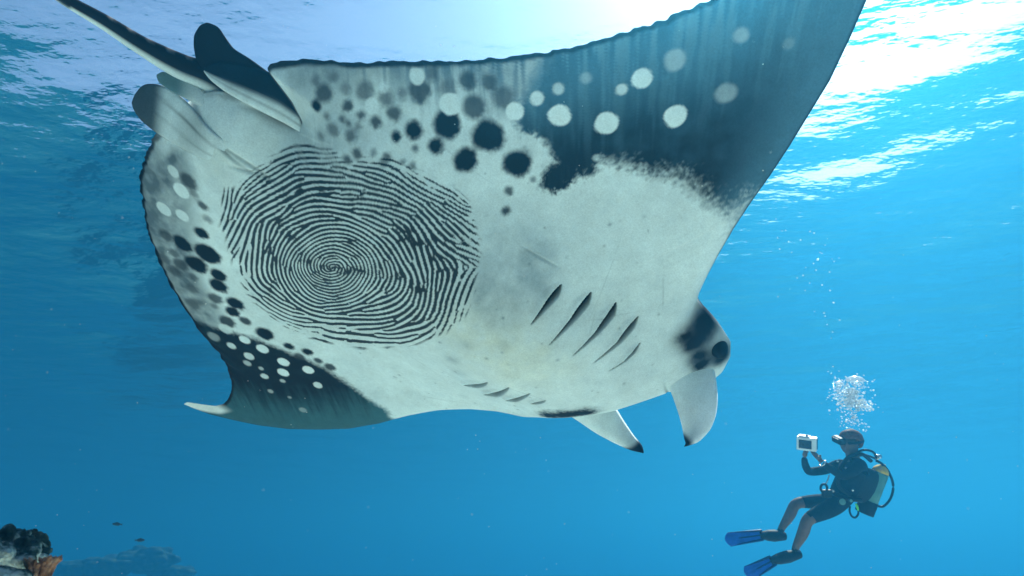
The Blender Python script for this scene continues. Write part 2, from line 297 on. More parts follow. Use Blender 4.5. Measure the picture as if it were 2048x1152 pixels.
def belly_depth(x,y,dl,dt):
    """depth of the underside below the disc's mid plane; dl, dt = distance to leading / trailing edge"""
    yc=-.11*sst(.3,1.7,x)+.03
    g=np.interp(x,[-.6,-.3,.2,.8,1.3,1.75,2.05,2.3],[.22,.34,.60,.82,.86,.60,.30,.22])
    w=np.interp(x,[-.5,.3,1.1,1.7,2.2],[.30,.44,.52,.5,.5])
    a=np.abs(y-yc)/w
    body=.27*g*np.exp(-a**2.3)
    wing=.10*np.exp(-(np.abs(y-yc)/.95)**2)+.022
    head=sst(1.5,1.9,x)*np.exp(-(np.abs(y+.02)/.75)**4)
    rl=.10+.16*head
    e=np.clip(dl/rl,0,1);El=np.sqrt(np.clip(1-(1-e)**2,0,1))
    Et=1-np.exp(-dt/.16)
    return (body*El+wing*El)*Et
def polyline_dist(x,y,pts):
    p=np.array(pts);best=np.full(np.shape(x),1e9)
    for (x0,y0),(x1,y1) in zip(p[:-1],p[1:]):
        dx,dy=x1-x0,y1-y0
        s=np.clip(((x-x0)*dx+(y-y0)*dy)/(dx*dx+dy*dy+1e-12),0,1)
        best=np.minimum(best,(x-x0-s*dx)**2+(y-y0-s*dy)**2)
    return np.sqrt(best)
PRINT_FINE = (.45, .52)
# ------------------------------------------------------------------ manta ray
CP, SP = math.cos(PITCH), math.sin(PITCH)
VIEW = Matrix(((1, 0, 0), (0, SP, CP), (0, -CP, SP)))   # swimming frame (right, down, ahead) to world axes
_f = Vector((.70, .56, .42)).normalized()
_s = Vector((-.72, .44, .56)); _s = (_s - _f * _f.dot(_s)).normalized()
_u = _f.cross(_s)
ROT = VIEW @ Matrix((_f, _s, _u)).transposed()
centre = VIEW @ Vector((-.19, 0, 3.1)) + Vector((0, 0, CAM_Z))
MANTA = Matrix.Translation(centre) @ ROT.to_4x4() @ Matrix.Translation((-.95, 0, 0))

def print_chart(x, y, n=6):
    """the print's own flat chart on the rounded belly (decimetre-like units)"""
    x, y = np.clip(x, -.5, 1.25) - .4, np.clip(y, -.6, 1.05) - .2
    tm = [(i, j) for i in range(n + 1) for j in range(n + 1 - i)]
    return [sum(c * x ** i * y ** j for c, (i, j) in zip(cf, tm)) for cf in PRINT_CHART]

def ridge_pattern():
    """whorled skin ridges grown by repeated oriented filtering of noise; returns sampler f(p, q) in -1..1"""
    x0, x1, y0, y1, h = 4.1, 9.9, 2.65, 7.3, .01
    gx, gy = np.arange(x0, x1, h), np.arange(y0, y1, h)
    X, Y = np.meshgrid(gx, gy)
    cx, cy = PRINT_CORE
    c2 = np.zeros_like(X); s2 = np.zeros_like(X)
    for fx, fy, a in PRINT_FLOW:
        w = np.exp(-((X - fx) ** 2 + (Y - fy) ** 2) / (2 * .30 ** 2)) + 1e-7
        c2 += w * math.cos(2 * rad(a)); s2 += w * math.sin(2 * rad(a))
    R_ = np.hypot((X - cx) * .85, Y - cy)
    base = np.arctan2((Y - cy), (X - cx) * .72) + np.pi / 2 - .10
    base = np.arctan2(np.sin(base) * .85, np.cos(base))
    wb = 6 * np.exp(-(R_ / .55) ** 2)
    nrm = np.hypot(c2, s2) + 1e-9
    c2 = c2 / nrm + wb * np.cos(2 * base); s2 = s2 / nrm + wb * np.sin(2 * base)
    th = .5 * np.arctan2(s2, c2)
    per = .064 + .044 * sst(.15, 1.5, R_)
    per = per * (1 - .42 * np.exp(-((X - 5.6) ** 2 + (Y - 6.4) ** 2) / .75 ** 2))
    per = per * (1 - .25 * np.exp(-((X - 9.2) ** 2 + (Y - 4.0) ** 2) / .35 ** 2))
    per = per * (1 + .12 * fbm(X * 1.7, Y * 1.7, 31))
    th = th + .38 * fbm(X * 2.6, Y * 2.6, 77, 3)
    NO, pers = 20, np.array([.060, .071, .084, .099, .117])
    kb = np.argmin(np.abs(per[..., None] - pers), -1)
    ob = np.round((th % np.pi) / np.pi * NO).astype(int) % NO
    ny, nx = X.shape
    fxq = np.fft.rfftfreq(nx, h)[None]; fyq = np.fft.fftfreq(ny, h)[:, None]
    rng = np.random.default_rng(11)
    I = rng.normal(0, 1, X.shape)
    filt = []
    for k, p in enumerate(pers):
        for o in range(NO):
            m = (kb == k) & (ob == o)
            if not m.any():
                continue
            a = o * np.pi / NO
            fu = fxq * -math.sin(a) + fyq * math.cos(a)      # across the ridges
            fv = fxq * math.cos(a) + fyq * math.sin(a)
            filt.append((np.exp(-((np.abs(fu) - 1 / p) ** 2) / (2 * (.20 / p) ** 2) - fv ** 2 / (2 * (.15 / p) ** 2)), m))
    for it in range(4):
        Fq = np.fft.rfft2(I); J = np.zeros_like(I)
        for g, m in filt:
            J[m] = np.fft.irfft2(Fq * g, I.shape)[m]
        I = np.tanh(1.6 * J / (J.std() + 1e-9))
    I = I + .30 * fbm(X * 28, Y * 28, 55, 2)
    def sample(x, y):
        u = np.clip((x - x0) / h, 0, nx - 1.001); v = np.clip((y - y0) / h, 0, ny - 1.001)
        i, j = u.astype(int), v.astype(int); a, b = u - i, v - j
        return (I[j, i] * (1 - a) + I[j, i + 1] * a) * (1 - b) + (I[j + 1, i] * (1 - a) + I[j + 1, i + 1] * a) * b
    return sample

def manta_skin():
    N = Nodes('manta_skin')
    b = N.n('BsdfPrincipled'); N.set(b, Roughness=0.55)
    b.inputs['Specular IOR Level'].default_value = 0.04
    at = N.n('Attribute', attribute_name='pigment')
    tc = N.n('TexCoord')
    n1 = N.n('TexNoise'); N.set(n1, Scale=140.0, Detail=4.0, Roughness=0.7)
    n2 = N.n('TexNoise'); N.set(n2, Scale=9.0, Detail=6.0, Roughness=0.65)
    for q in (n1, n2): N.l(tc.outputs['Object'], q.inputs['Vector'])
    m1 = N.n('MapRange'); N.set(m1, From_Min=.25, From_Max=.75, To_Min=.84, To_Max=1.14)
    N.l(n1.outputs['Fac'], m1.inputs['Value'])
    m2 = N.n('MapRange'); N.set(m2, From_Min=.25, From_Max=.75, To_Min=.88, To_Max=1.10)
    N.l(n2.outputs['Fac'], m2.inputs['Value'])
    mu = N.n('Math', operation='MULTIPLY'); N.l(m1.outputs[0], mu.inputs[0]); N.l(m2.outputs[0], mu.inputs[1])
    sc = N.n('VectorMath', operation='SCALE'); N.l(at.outputs['Color'], sc.inputs[0]); N.l(mu.outputs[0], sc.inputs['Scale'])
    N.l(sc.outputs[0], b.inputs['Base Color'])
    bp = N.n('Bump'); N.set(bp, Strength=0.35, Distance=0.004)
    ad = N.n('Math', operation='ADD'); N.l(n1.outputs['Fac'], ad.inputs[0]); N.l(n2.outputs['Fac'], ad.inputs[1])
    N.l(ad.outputs[0], bp.inputs['Height']); N.l(bp.outputs[0], b.inputs['Normal'])
    N.l(b.outputs[0], N.out.inputs[0])
    return N.m

CREAM = np.array([.71, .765, .755]); NAVY = np.array([.006, .013, .022]); SMOKE = np.array([.17, .21, .235]); WHITE = np.array([.80, .80, .76])
TEALGREY = np.array([.065, .15, .215]); BACK = np.array([.008, .008, .011])

def edge_curve(pts, ys, soft):
    p = np.array(pts); g = np.linspace(ys.min() - .1, ys.max() + .1, 6000)
    v = np.interp(g, p[:, 1], p[:, 0]); st = g[1] - g[0]
    n = max(3, int(soft / st)); k = np.hanning(n + 2)[1:-1]; k /= k.sum()
    v = np.convolve(np.pad(v, n, mode='edge'), k, 'same')[n:-n]
    return np.interp(ys, g, v)

def mixc(c, col, w):
    return c + (col - c) * np.clip(w, 0, 1)[:, None]

def build_manta():
    root = empty('manta_ray', MANTA, label='huge manta ray gliding overhead with fingerprint-like whorls on its pale belly', category='manta ray')
    skin = manta_skin()
    ylo, yhi = LEAD[0][1], LEAD[-1][1]
    ys = np.unique(np.concatenate([np.linspace(ylo, -.85, 200), np.arange(-.85, 1.15, .0040), np.linspace(1.15, yhi, 200)]))
    NY, NU = len(ys), 580
    xl = edge_curve(LEAD, ys, .014); xt = edge_curve(TRAIL, ys, .03)
    # crinkled trailing margin
    rear = 1 - np.exp(-((ys - .05) / .33) ** 4)
    tipfade = rear * np.clip((ys - ylo) / .3, 0, 1) * np.clip((yhi - .25 - ys) / .3, 0, 1)
    crk = (0.007 * fbm(ys * 22, 0 * ys, 3, 3) + .0022 * np.sin(ys * 150 + 3 * fbm(ys * 12, 0 * ys, 8))) * tipfade
    xt = np.minimum(xt + crk, xl - .002)
    xl = np.where(np.arange(NY) == 0, xt + .002, xl)
    u = np.linspace(0, 1, NU)
    u = u ** 1.0
    U_, Yg = np.meshgrid(u, ys)
    # interior columns follow smoothed edges so the lattice stays even under the notch and the brow
    xts, xls = edge_curve(TRAIL, ys, .45), edge_curve(LEAD, ys, .45)
    core = sst(2.2, 1.7, np.abs(ys))
    xts = xt + (xts - xt) * core; xls = xl + (xls - xl) * core
    X = xts[:, None] + (xls - xts)[:, None] * U_
    X = X + (xt - xts)[:, None] * np.clip(1 - U_ / .30, 0, 1) ** 2 + (xl - xls)[:, None] * np.clip(1 - (1 - U_) / .30, 0, 1) ** 2
    X = np.maximum.accumulate(np.clip(X, xt[:, None], xl[:, None]), 1)
    gx, gy = np.arange(-.7, 2.35, .012), np.arange(ylo - .05, yhi + .05, .012)
    GX, GY = np.meshgrid(gx, gy)
    GL, GT = polyline_dist(GX, GY, LEAD), polyline_dist(GX, GY, TRAIL)
    def look(G, x, y):
        a = np.clip((x - gx[0]) / .012, 0, len(gx) - 1.01); b = np.clip((y - gy[0]) / .012, 0, len(gy) - 1.01)
        i, j = a.astype(int), b.astype(int); a, b = a - i, b - j
        return (G[j, i] * (1 - a) + G[j, i + 1] * a) * (1 - b) + (G[j + 1, i] * (1 - a) + G[j + 1, i + 1] * a) * b
    dl = np.minimum(xl[:, None] - X, look(GL, X, Yg))
    dt = np.minimum(X - xt[:, None], look(GT, X, Yg))
    zmid = wing_bend(Yg)
    crz = .007 * (np.sin(ys * 95 + 4 * fbm(ys * 9, 0 * ys, 4)) * .5 + fbm(ys * 25, 0 * ys, 6, 2))[:, None] * np.exp(-dt / .035) * tipfade[:, None]
    zb = zmid - belly_depth(X, Yg, dl, dt) + crz
    # brow bulge round the eye socket
    ex, ey = EYE[0], EYE[1]
    x, y, d_t, d_l = X.ravel(), Yg.ravel(), dt.ravel(), dl.ravel()
    zf = zb.ravel().copy()
    # soft swellings and folds of the underside
    zf += .006 * fbm(x * 3.1, y * 3.1, 21, 3) * np.clip(np.minimum(d_l, d_t) / .15, 0, 1)
    col = np.tile(CREAM, (len(x), 1))
    n_big = fbm(x * 4, y * 4, 1); n_mid = fbm(x * 16, y * 16, 2); n_fin = fbm(x * 70, y * 70, 3, 3)
    col = col * (1 + .10 * n_big + .05 * n_mid)[:, None]
    col = mixc(col, np.array([.46, .55, .60]), .30 * sst(-.15, .6, fbm(x * 2.3 + 7, y * 2.3, 71, 5)) + .10 * sst(.1, .6, fbm(x * 26, y * 26, 72, 3)))
    for tx, ty, r, k in TINTS:
        w = np.exp(-((x - tx) ** 2 + (y - ty) ** 2) / r ** 2) * (.6 + .5 * n_mid)
        col = mixc(col, np.array([.74, .66, .40]), .38 * k * w)
    for sx, sy, r, k in STAINS:
        w = np.exp(-((x - sx) ** 2 + (y - sy) ** 2) / r ** 2) * (.75 + .9 * n_mid)
        col = mixc(col, np.array([.20, .26, .30]), k * w)
    wx = x + .020 * n_mid + .014 * n_fin + .010 * fbm(x * 150, y * 150, 13, 2)
    wy = y + .020 * fbm(x * 16 + 50, y * 16, 7) + .014 * fbm(x * 70, y * 70 + 9, 5, 3)
    # scars, scratches and freckles
    rs_ = np.random.default_rng(23)
    for _ in range(46):
        ax_, ay_ = rs_.uniform(-.2, 1.8), rs_.uniform(-1.3, 1.1); an = rs_.uniform(0, 3.14); ln = rs_.uniform(.04, .22)
        u1, v1 = (x - ax_) * math.cos(an) + (y - ay_) * math.sin(an), -(x - ax_) * math.sin(an) + (y - ay_) * math.cos(an)
        i = np.nonzero((np.abs(u1) < ln) & (np.abs(v1) < .03))[0]
        w1 = np.exp(-((v1[i] - .25 * u1[i] ** 2) / .0028) ** 2) * (1 - (u1[i] / ln) ** 2)
        col[i] = mixc(col[i], np.array([.34, .38, .38]) if rs_.random() < .6 else np.array([.85, .85, .80]), rs_.uniform(.2, .5) * w1)
    for _ in range(130):
        ax_, ay_, r_ = rs_.uniform(.1, 1.95), rs_.uniform(-.95, 1.0), rs_.uniform(.003, .009)
        i = np.nonzero((np.abs(x - ax_) < .03) & (np.abs(y - ay_) < .03))[0]
        col[i] = mixc(col[i], np.array([.16, .20, .22]), rs_.uniform(.2, .7) * np.exp(-((x[i] - ax_) ** 2 + (y[i] - ay_) ** 2) / r_ ** 2))
    # smoky grey zones along the trailing margins
    for poly, k in ((NEAR_SMOKE, .72), (FAR_SMOKE, .98)):
        s = poly_sdf(x + .05 * n_mid, y + .05 * n_big, poly)
        col = mixc(col, SMOKE * (1.0 if k < .9 else .75), k * sst(.05, -.09, s) * (.82 + .5 * n_mid))
    # dark wing fields
    streak = fbm((y - .85 * x) * 48, (x + y) * 3.5, 41, 3)
    sn = poly_sdf(wx, wy, NEAR_DARK); sf = poly_sdf(wx, wy, FAR_DARK)
    sw = .018 + .085 * sst(.75, 1.5, -y)
    wn_ = sst(1.0, -1.0, sn / sw + .55 * n_fin); wf = sst(.035, -.03, sf)
    deep = mixc(np.tile(NAVY * 1.25, (len(x), 1)), TEALGREY, sst(.95, 2.15, -y) * .85 + .20 * n_mid)
    deep = mixc(deep, np.array([.13, .21, .27]), .75 * sst(1.45, 2.3, -y) * (.9 + .5 * n_mid))
    deep = mixc(deep, TEALGREY * 1.15, (1 - sst(.06, .40, d_t + .10 * streak)) * (.9 + .5 * streak))
    deep = mixc(deep, TEALGREY * 1.2, sst(.22, .03, d_l + .03 * n_mid) * .8)
    col = mixc(col, deep, wn_) if False else col + (deep - col) * wn_[:, None]
    deepf = mixc(np.tile(NAVY * 1.2, (len(x), 1)), np.array([.040, .120, .145]), sst(.50, .08, d_l + .10 * streak) + .15 * n_mid)
    col = col + (deepf - col) * wf[:, None]
    # streaks running in from the near trailing margin
    wst = np.exp(-d_t / .13) * sst(.25, -.1, y) * sst(-.2, -.9, y)
    col = mixc(col, TEALGREY * .8, wst * np.clip(.35 + 2.2 * streak, 0, 1))
    col = mixc(col, np.array([.20, .34, .40]), wst * np.clip(-.1 - 2.6 * streak, 0, .8) * wn_)
    # spots
    for sx, sy, r, k in DARK_SPOTS:
        m = np.abs(x - sx) < r * 2.2; m &= np.abs(y - sy) < r * 2.2
        i = np.nonzero(m)[0]
        d = np.hypot(wx[i] * .3 + x[i] * .7 - sx, wy[i] * .3 + y[i] * .7 - sy) - r
        sft = .009 + .10 * r + .30 * r * (1 - k)
        d = d + r * .15 * fbm(x[i] * 17 + sx * 9, y[i] * 17, 83, 2)
        col[i] = mixc(col[i], NAVY + .10 * (1 - k), (.35 + .65 * k) * sst(sft, -sft, d + .004 * n_fin[i]))
    for sx, sy, r, k in PALE_SPOTS:
        m = np.abs(x - sx) < r * 2.2; m &= np.abs(y - sy) < r * 2.2
        i = np.nonzero(m)[0]
        d = np.hypot(wx[i] * .12 + x[i] * .88 - sx, wy[i] * .12 + y[i] * .88 - sy) - r
        sft = .005 + .2 * r * (1 - k)
        d = d + r * .13 * fbm(x[i] * 17 + sx * 9, y[i] * 17, 84, 2)
        col[i] = mixc(col[i], CREAM * 1.05, k * sst(sft, -sft, d))
    # fingerprint ridges
    sp = np.full(len(x), 9.0); ridge = np.zeros(len(x)); w = np.zeros(len(x))
    i = np.nonzero((x > -.45) & (x < 1.2) & (y > -.55) & (y < 1.02))[0]
    p, q = print_chart(x[i], y[i])
    sp[i] = poly_sdf(p + .10 * fbm(p * 4, q * 4, 61), q + .10 * fbm(p * 4 + 9, q * 4, 62), PRINT_EDGE)
    ridge[i] = ridge_pattern()(p, q)
    brk = fbm(p * 5, q * 5, 63, 3)
    thr = -.42 + .95 * sst(-.60, .05, sp[i]) + 0.8 * brk * np.abs(brk) * 2 + .25 * sst(.25, .55, fbm(p * 7, q * 7, 66, 2))
    w[i] = sst(-.22, .26, ridge[i] - thr) * sst(.06, -.05, sp[i])
    inside = sst(.08, -.25, sp)
    col = mixc(col, np.array([.56, .60, .59]), .55 * inside)
    col = mixc(col, NAVY * (1.0), .96 * w)
    # gill slits: real grooves with a dark throat
    for gw, pts in GILLS:
        p = np.array(pts)
        t = np.linspace(0, 1, 80); q = np.c_[np.interp(t, np.linspace(0, 1, len(p)), p[:, 0]), np.interp(t, np.linspace(0, 1, len(p)), p[:, 1])]
        lo, hi = q.min(0) - .06, q.max(0) + .06
        i = np.nonzero((x > lo[0]) & (x < hi[0]) & (y > lo[1]) & (y < hi[1]))[0]
        dd = np.hypot(x[i, None] - q[None, :, 0], y[i, None] - q[None, :, 1])
        j = dd.argmin(1); d = dd[np.arange(len(i)), j]; s = t[j]
        prof = np.sin(np.pi * np.clip(s, 0, 1)) ** .7 * np.interp(s, [0, .3, .65, 1], [1.0, 1.1, .72, .45])
        half = gw * .5 * prof + .0008
        open_ = sst(1.2, .75, d / half)
        side = np.sign((x[i] - q[j, 0]))
        zf[i] += .045 * open_ * np.clip(half / .012, .2, 1.2) - .010 * np.exp(-((d - half * 1.8) / (.018)) ** 2) * (side < 0) * prof
        col[i] = mixc(col[i], np.array([.003, .005, .007]), open_ * .99)
        col[i] = mixc(col[i], np.array([.25, .30, .32]), .15 * np.exp(-(d / (half * 2.6 + .004)) ** 2) * (1 - open_))
    # fine creases where fins and head fold in, their shade darkened into the pigment
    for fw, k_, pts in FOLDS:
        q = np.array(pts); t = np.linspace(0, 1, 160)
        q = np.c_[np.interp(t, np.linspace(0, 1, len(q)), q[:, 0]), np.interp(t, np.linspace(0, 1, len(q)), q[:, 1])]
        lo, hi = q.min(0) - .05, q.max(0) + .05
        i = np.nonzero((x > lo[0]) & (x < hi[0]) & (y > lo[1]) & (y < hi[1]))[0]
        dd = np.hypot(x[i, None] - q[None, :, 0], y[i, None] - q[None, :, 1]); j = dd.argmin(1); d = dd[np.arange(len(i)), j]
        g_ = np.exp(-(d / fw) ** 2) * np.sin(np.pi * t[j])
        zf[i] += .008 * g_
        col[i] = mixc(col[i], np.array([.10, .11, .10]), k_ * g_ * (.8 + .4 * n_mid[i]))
    # dark eye mask on the head side and the far brow
    for k, (px, py) in enumerate(EYE_DARK):
        r = (.085, .075, .055, .06, .05, .05, .05)[k]
        col = mixc(col, NAVY * 1.3, 1.35 * np.exp(-((.35 * wx + .65 * x - px) ** 2 + (.35 * wy + .65 * y - py) ** 2) / r ** 2) * (.95 + .3 * n_mid))
    col = mixc(col, NAVY * 1.3, .95 * np.exp(-(((x - EYE[0]) / .075) ** 2 + ((y - EYE[1]) / .06) ** 2)))
    for px, py in FAR_EYE_DARK:
        col = mixc(col, NAVY * 1.4, 1.4 * np.exp(-((wx - px) ** 2 + ((wy - py) / 1.2) ** 2) / .045 ** 2))
    # margins: black crinkled hem behind, dark line in front, white far tip
    hem = sst(.026, .010, d_t + .007 * n_mid) * (1 - np.exp(-((y - .15) / .22) ** 2))
    col = mixc(col, BACK * 1.3, hem)
    col = mixc(col, NAVY, .8 * sst(.018, .004, d_l) * sst(.8, 1.0, np.abs(y + .05)))
    tip = sst(2.02, 2.12, y) * sst(.09, .05, d_t)
    col = mixc(col, WHITE, tip)
    col = np.clip(col * (1 + .05 * n_fin)[:, None], .006, .9)
    # upper side
    NB = 40
    ub = np.linspace(0, 1, NB + 2)[1:-1]
    Xb = xt[:, None] + (xl - xt)[:, None] * ub[None]; Yb = np.repeat(ys[:, None], NB, 1)
    dlb = np.minimum(xl[:, None] - Xb, look(GL, Xb, Yb)); dtb = np.minimum(Xb - xt[:, None], look(GT, Xb, Yb))
    top = .85 * belly_depth(Xb, Yb, dlb, dtb)
    zt = (wing_bend(Yb) + top).ravel()
    colb = np.tile(BACK, (NY * NB, 1)) * (1 + .4 * fbm(Xb.ravel() * 8, Yb.ravel() * 8, 90))[:, None]
    V = np.concatenate([np.c_[x, y, zf], np.c_[Xb.ravel(), Yb.ravel(), zt]])
    C = np.concatenate([col, colb])
    a = np.arange(NY - 1)[:, None] * NU + np.arange(NU - 1)[None]
    Q1 = np.stack([a, a + NU, a + NU + 1, a + 1], -1).reshape(-1, 4)      # belly faces down
    base = NY * NU
    colid = np.concatenate([np.arange(NY)[:, None] * NU, base + np.arange(NY)[:, None] * NB + np.arange(NB)[None], np.arange(NY)[:, None] * NU + NU - 1], 1)
    Q2 = np.stack([colid[:-1, :-1], colid[:-1, 1:], colid[1:, 1:], colid[1:, :-1]], -1).reshape(-1, 4)
    me = grid_mesh('body', V, np.concatenate([Q1, Q2]), [skin], {'pigment': C})
    put(bpy.data.objects.new('body', me), root)
    return root, skin

def spline(P, n):
    P = np.array(P, float); k = len(P)
    T = np.linspace(0, k - 1, n); i = np.clip(T.astype(int), 0, k - 2); t = (T - i)[:, None]
    g = lambda j: P[np.clip(j, 0, k - 1)]
    p0, p1, p2, p3 = g(i - 1), g(i), g(i + 1), g(i + 2)
    return .5 * (2 * p1 + (p2 - p0) * t + (2 * p0 - 5 * p1 + 4 * p2 - p3) * t ** 2 + (3 * p1 - p0 - 3 * p2 + p3) * t ** 3)

def soft_line(P, n):
    P = np.array(P, float); t = np.linspace(0, len(P) - 1, n)
    Q = np.stack([np.interp(t, np.arange(len(P)), P[:, k]) for k in range(3)], -1)
    for _ in range(6):
        Q[1:-1] = .25 * Q[:-2] + .5 * Q[1:-1] + .25 * Q[2:]
    return Q

def blade(name, A, B, thick, up, colour, mat, parent, n=44, m=16, curl=0.0, root_=1.2):
    """a fin spanned between two edges that meet at its tip, lens-shaped in section; colour(s, w, side) gives pigment"""
    A, B = soft_line(A, n), soft_line(B, n)
    up = np.array(up, float)
    A, B = A[:-2], B[:-2]; n -= 2
    V, C = [], []
    for i in range(n):
        s = i / (n - 1); c = B[i] - A[i]
        nn = up - c * (up @ c) / (c @ c + 1e-9); nn /= np.linalg.norm(nn) + 1e-9
        th = np.interp(s, [0, .25, .7, 1], [root_, 1, .5, .12]) * thick
        for j in range(2 * m):
            w = j / m if j <= m else (2 * m - j) / m
            side = 1 if j <= m else -1
            prof = math.sqrt(max(0, 1 - (2 * w - 1) ** 2))
            V.append(A[i] + c * w + nn * (side * th * prof + curl * 4 * w * (1 - w)))
            C.append(colour(s, w, side))
    V = np.array(V); C = np.array(C)
    Q = []
    for i in range(n - 1):
        for j in range(2 * m):
            a, b = i * 2 * m + j, i * 2 * m + (j + 1) % (2 * m)
            Q.append((a, b, b + 2 * m, a + 2 * m))
    C = np.clip(C * (1 + .16 * fbm(V[:, 0] * 25, V[:, 1] * 25 + V[:, 2] * 20, 5))[:, None], .005, .9)
    me = grid_mesh(name, V, np.array(Q), [mat], {'pigment': C})
    bm = bmesh.new(); bm.from_mesh(me)
    bmesh.ops.holes_fill(bm, edges=[e for e in bm.edges if e.is_boundary], sides=0)
    bmesh.ops.recalc_face_normals(bm, faces=bm.faces); bm.to_mesh(me); bm.free()
    return put(bpy.data.objects.new(name, me), parent)

def lerp3(a, b, t):
    t = min(max(t, 0), 1); t = t * t * (3 - 2 * t)
    return np.array(a) * (1 - t) + np.array(b) * t

def tube_rings(path, radii, n=14, squash=1.0):
    P = np.array(path); V = []
    up = np.array([0, 0, 1.])
    for i in range(len(P)):
        tg = P[min(i + 1, len(P) - 1)] - P[max(i - 1, 0)]; tg /= np.linalg.norm(tg) + 1e-9
        a = np.cross(up, tg); a /= np.linalg.norm(a) + 1e-9; b = np.cross(tg, a)
        for k in range(n):
            q = 2 * math.pi * k / n
            V.append(P[i] + radii[i] * (a * math.cos(q) + b * math.sin(q) * squash))
    F = [(i * n + k, i * n + (k + 1) % n, (i + 1) * n + (k + 1) % n, (i + 1) * n + k) for i in range(len(P) - 1) for k in range(n)]
    return np.array(V), F

manta, manta_mat = build_manta()

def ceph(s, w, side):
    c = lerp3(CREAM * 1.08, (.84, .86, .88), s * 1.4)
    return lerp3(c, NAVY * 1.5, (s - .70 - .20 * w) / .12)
UPN = (-.1, .5, .8)
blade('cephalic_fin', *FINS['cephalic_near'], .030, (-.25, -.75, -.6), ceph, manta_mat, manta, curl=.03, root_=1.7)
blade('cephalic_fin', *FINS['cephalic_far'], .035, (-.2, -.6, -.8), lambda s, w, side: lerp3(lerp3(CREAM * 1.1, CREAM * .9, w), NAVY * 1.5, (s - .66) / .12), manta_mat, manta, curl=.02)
blade('pelvic_fin', *FINS['pelvic_far'], .016, (0, -.3, -1), lambda s, w, side: lerp3(lerp3(CREAM * (.95 - .45 * math.exp(-((w - .62 - .15 * s) / .035) ** 2) - .3 * math.exp(-((w - .30 - .1 * s) / .03) ** 2) - .25 * math.exp(-((s - .38) / .1) ** 2)), SMOKE * .40, (s - .50 - .16 * w) / .14), BACK, (s - .93) / .06 + (.04 - w) / .04), manta_mat, manta, root_=.25)  # fold lines: crease shade darkened into the blade colour
blade('clasper', *FINS['clasper'], .013, (0, -.3, -1), lambda s, w, side: lerp3(CREAM * .8, (.12, .20, .21), (s - .3) / .2), manta_mat, manta)
blade('pelvic_fin', *FINS['pelvic_near'], .014, (0, -.3, -1), lambda s, w, side: lerp3(CREAM * (.95 - .4 * math.exp(-((w - .2) / .03) ** 2)), NAVY * 1.2, (w - .30 + .15 * s) / .2) if side > 0 else BACK, manta_mat, manta, root_=.3)  # its fold line is crease shade put into the colour
blade('dorsal_fin', *FINS['dorsal'], .022, (0, 1, .1), lambda s, w, side: BACK, manta_mat, manta)

def build_tail():
    P = spline(FINS['tail'][0], 60)
    back = P[0] - (P[4] - P[0]) * 3
    P = np.concatenate([[back], P])
    r = np.interp(np.linspace(0, 1, len(P)), [0, .2, .5, .75, 1], [.012, .024, .038, .062, .12])
    n = 20
    V, F = tube_rings(P, r, n, .85)
    C = []
    for i in range(len(P)):
        for k in range(n):
            low = -.62 * math.sin(2 * math.pi * k / n) + .78 * math.cos(2 * math.pi * k / n)
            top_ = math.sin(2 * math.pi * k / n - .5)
            glint_ = .6 * max(0, math.sin(i * 1.25)) ** 3 if (top_ > .45 and 20 < i < 52) else 0  # sun glints on the tail top, painted as pale pigment
            C.append(lerp3(lerp3(BACK, (.55, .46, .42), glint_), CREAM, (low - .52) / .16 * (1 if i > 12 else .2)))
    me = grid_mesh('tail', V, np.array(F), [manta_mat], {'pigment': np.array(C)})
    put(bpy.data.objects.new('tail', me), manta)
build_tail()

def sphere_verts(r, nu=24, nv=14):
    V = [(0, 0, r)]; F = []
    for i in range(1, nv):
        a = math.pi * i / nv
        for k in range(nu):
            q = 2 * math.pi * k / nu
            V.append((r * math.sin(a) * math.cos(q), r * math.sin(a) * math.sin(q), r * math.cos(a)))
    V.append((0, 0, -r)); L_ = len(V) - 1
    for k in range(nu):
        F.append((0, 1 + k, 1 + (k + 1) % nu)); F.append((L_, L_ - nu + (k + 1) % nu, L_ - nu + k))
    for i in range(nv - 2):
        for k in range(nu):
            a = 1 + i * nu + k; b = 1 + i * nu + (k + 1) % nu
            F.append((a, a + nu, b + nu, b))
    return np.array(V), F
eye_mat = paint('eye_black', (.006, .007, .009), rough=.45, spec=.04, var=.05)
V, F = sphere_verts(.058)
mesh_obj('eye', V * np.array([1.0, .75, 1.15]) + np.array(EYE) + np.array([-.008, -.011, -.014]), F, eye_mat, manta)

# ------------------------------------------------------------------ diver
DIST = 6.6
KPX = DIST / 1251.0                      # metres per traced unit in the diver's plane
HIP = (1690.0, 1000.0)
DROT = Matrix((VIEW @ Vector((1, 0, 0)), VIEW @ Vector((0, 0, 1)), VIEW @ Vector((0, -1, 0)))).transposed()
dloc = VIEW @ Vector(((HIP[0] - 1024) / 1251 * DIST, (HIP[1] - 576) / 1251 * DIST, DIST)) + Vector((0, 0, CAM_Z))
DIVER = Matrix.Translation(dloc) @ DROT.to_4x4()
def dp(px, py, y=0.0):
    f = 1 + y / DIST                         # limbs nearer to or farther from the viewer keep their true place
    return (((px - 1024) * f - (HIP[0] - 1024)) * KPX, y, -((py - 576) * f - (HIP[1] - 576)) * KPX)

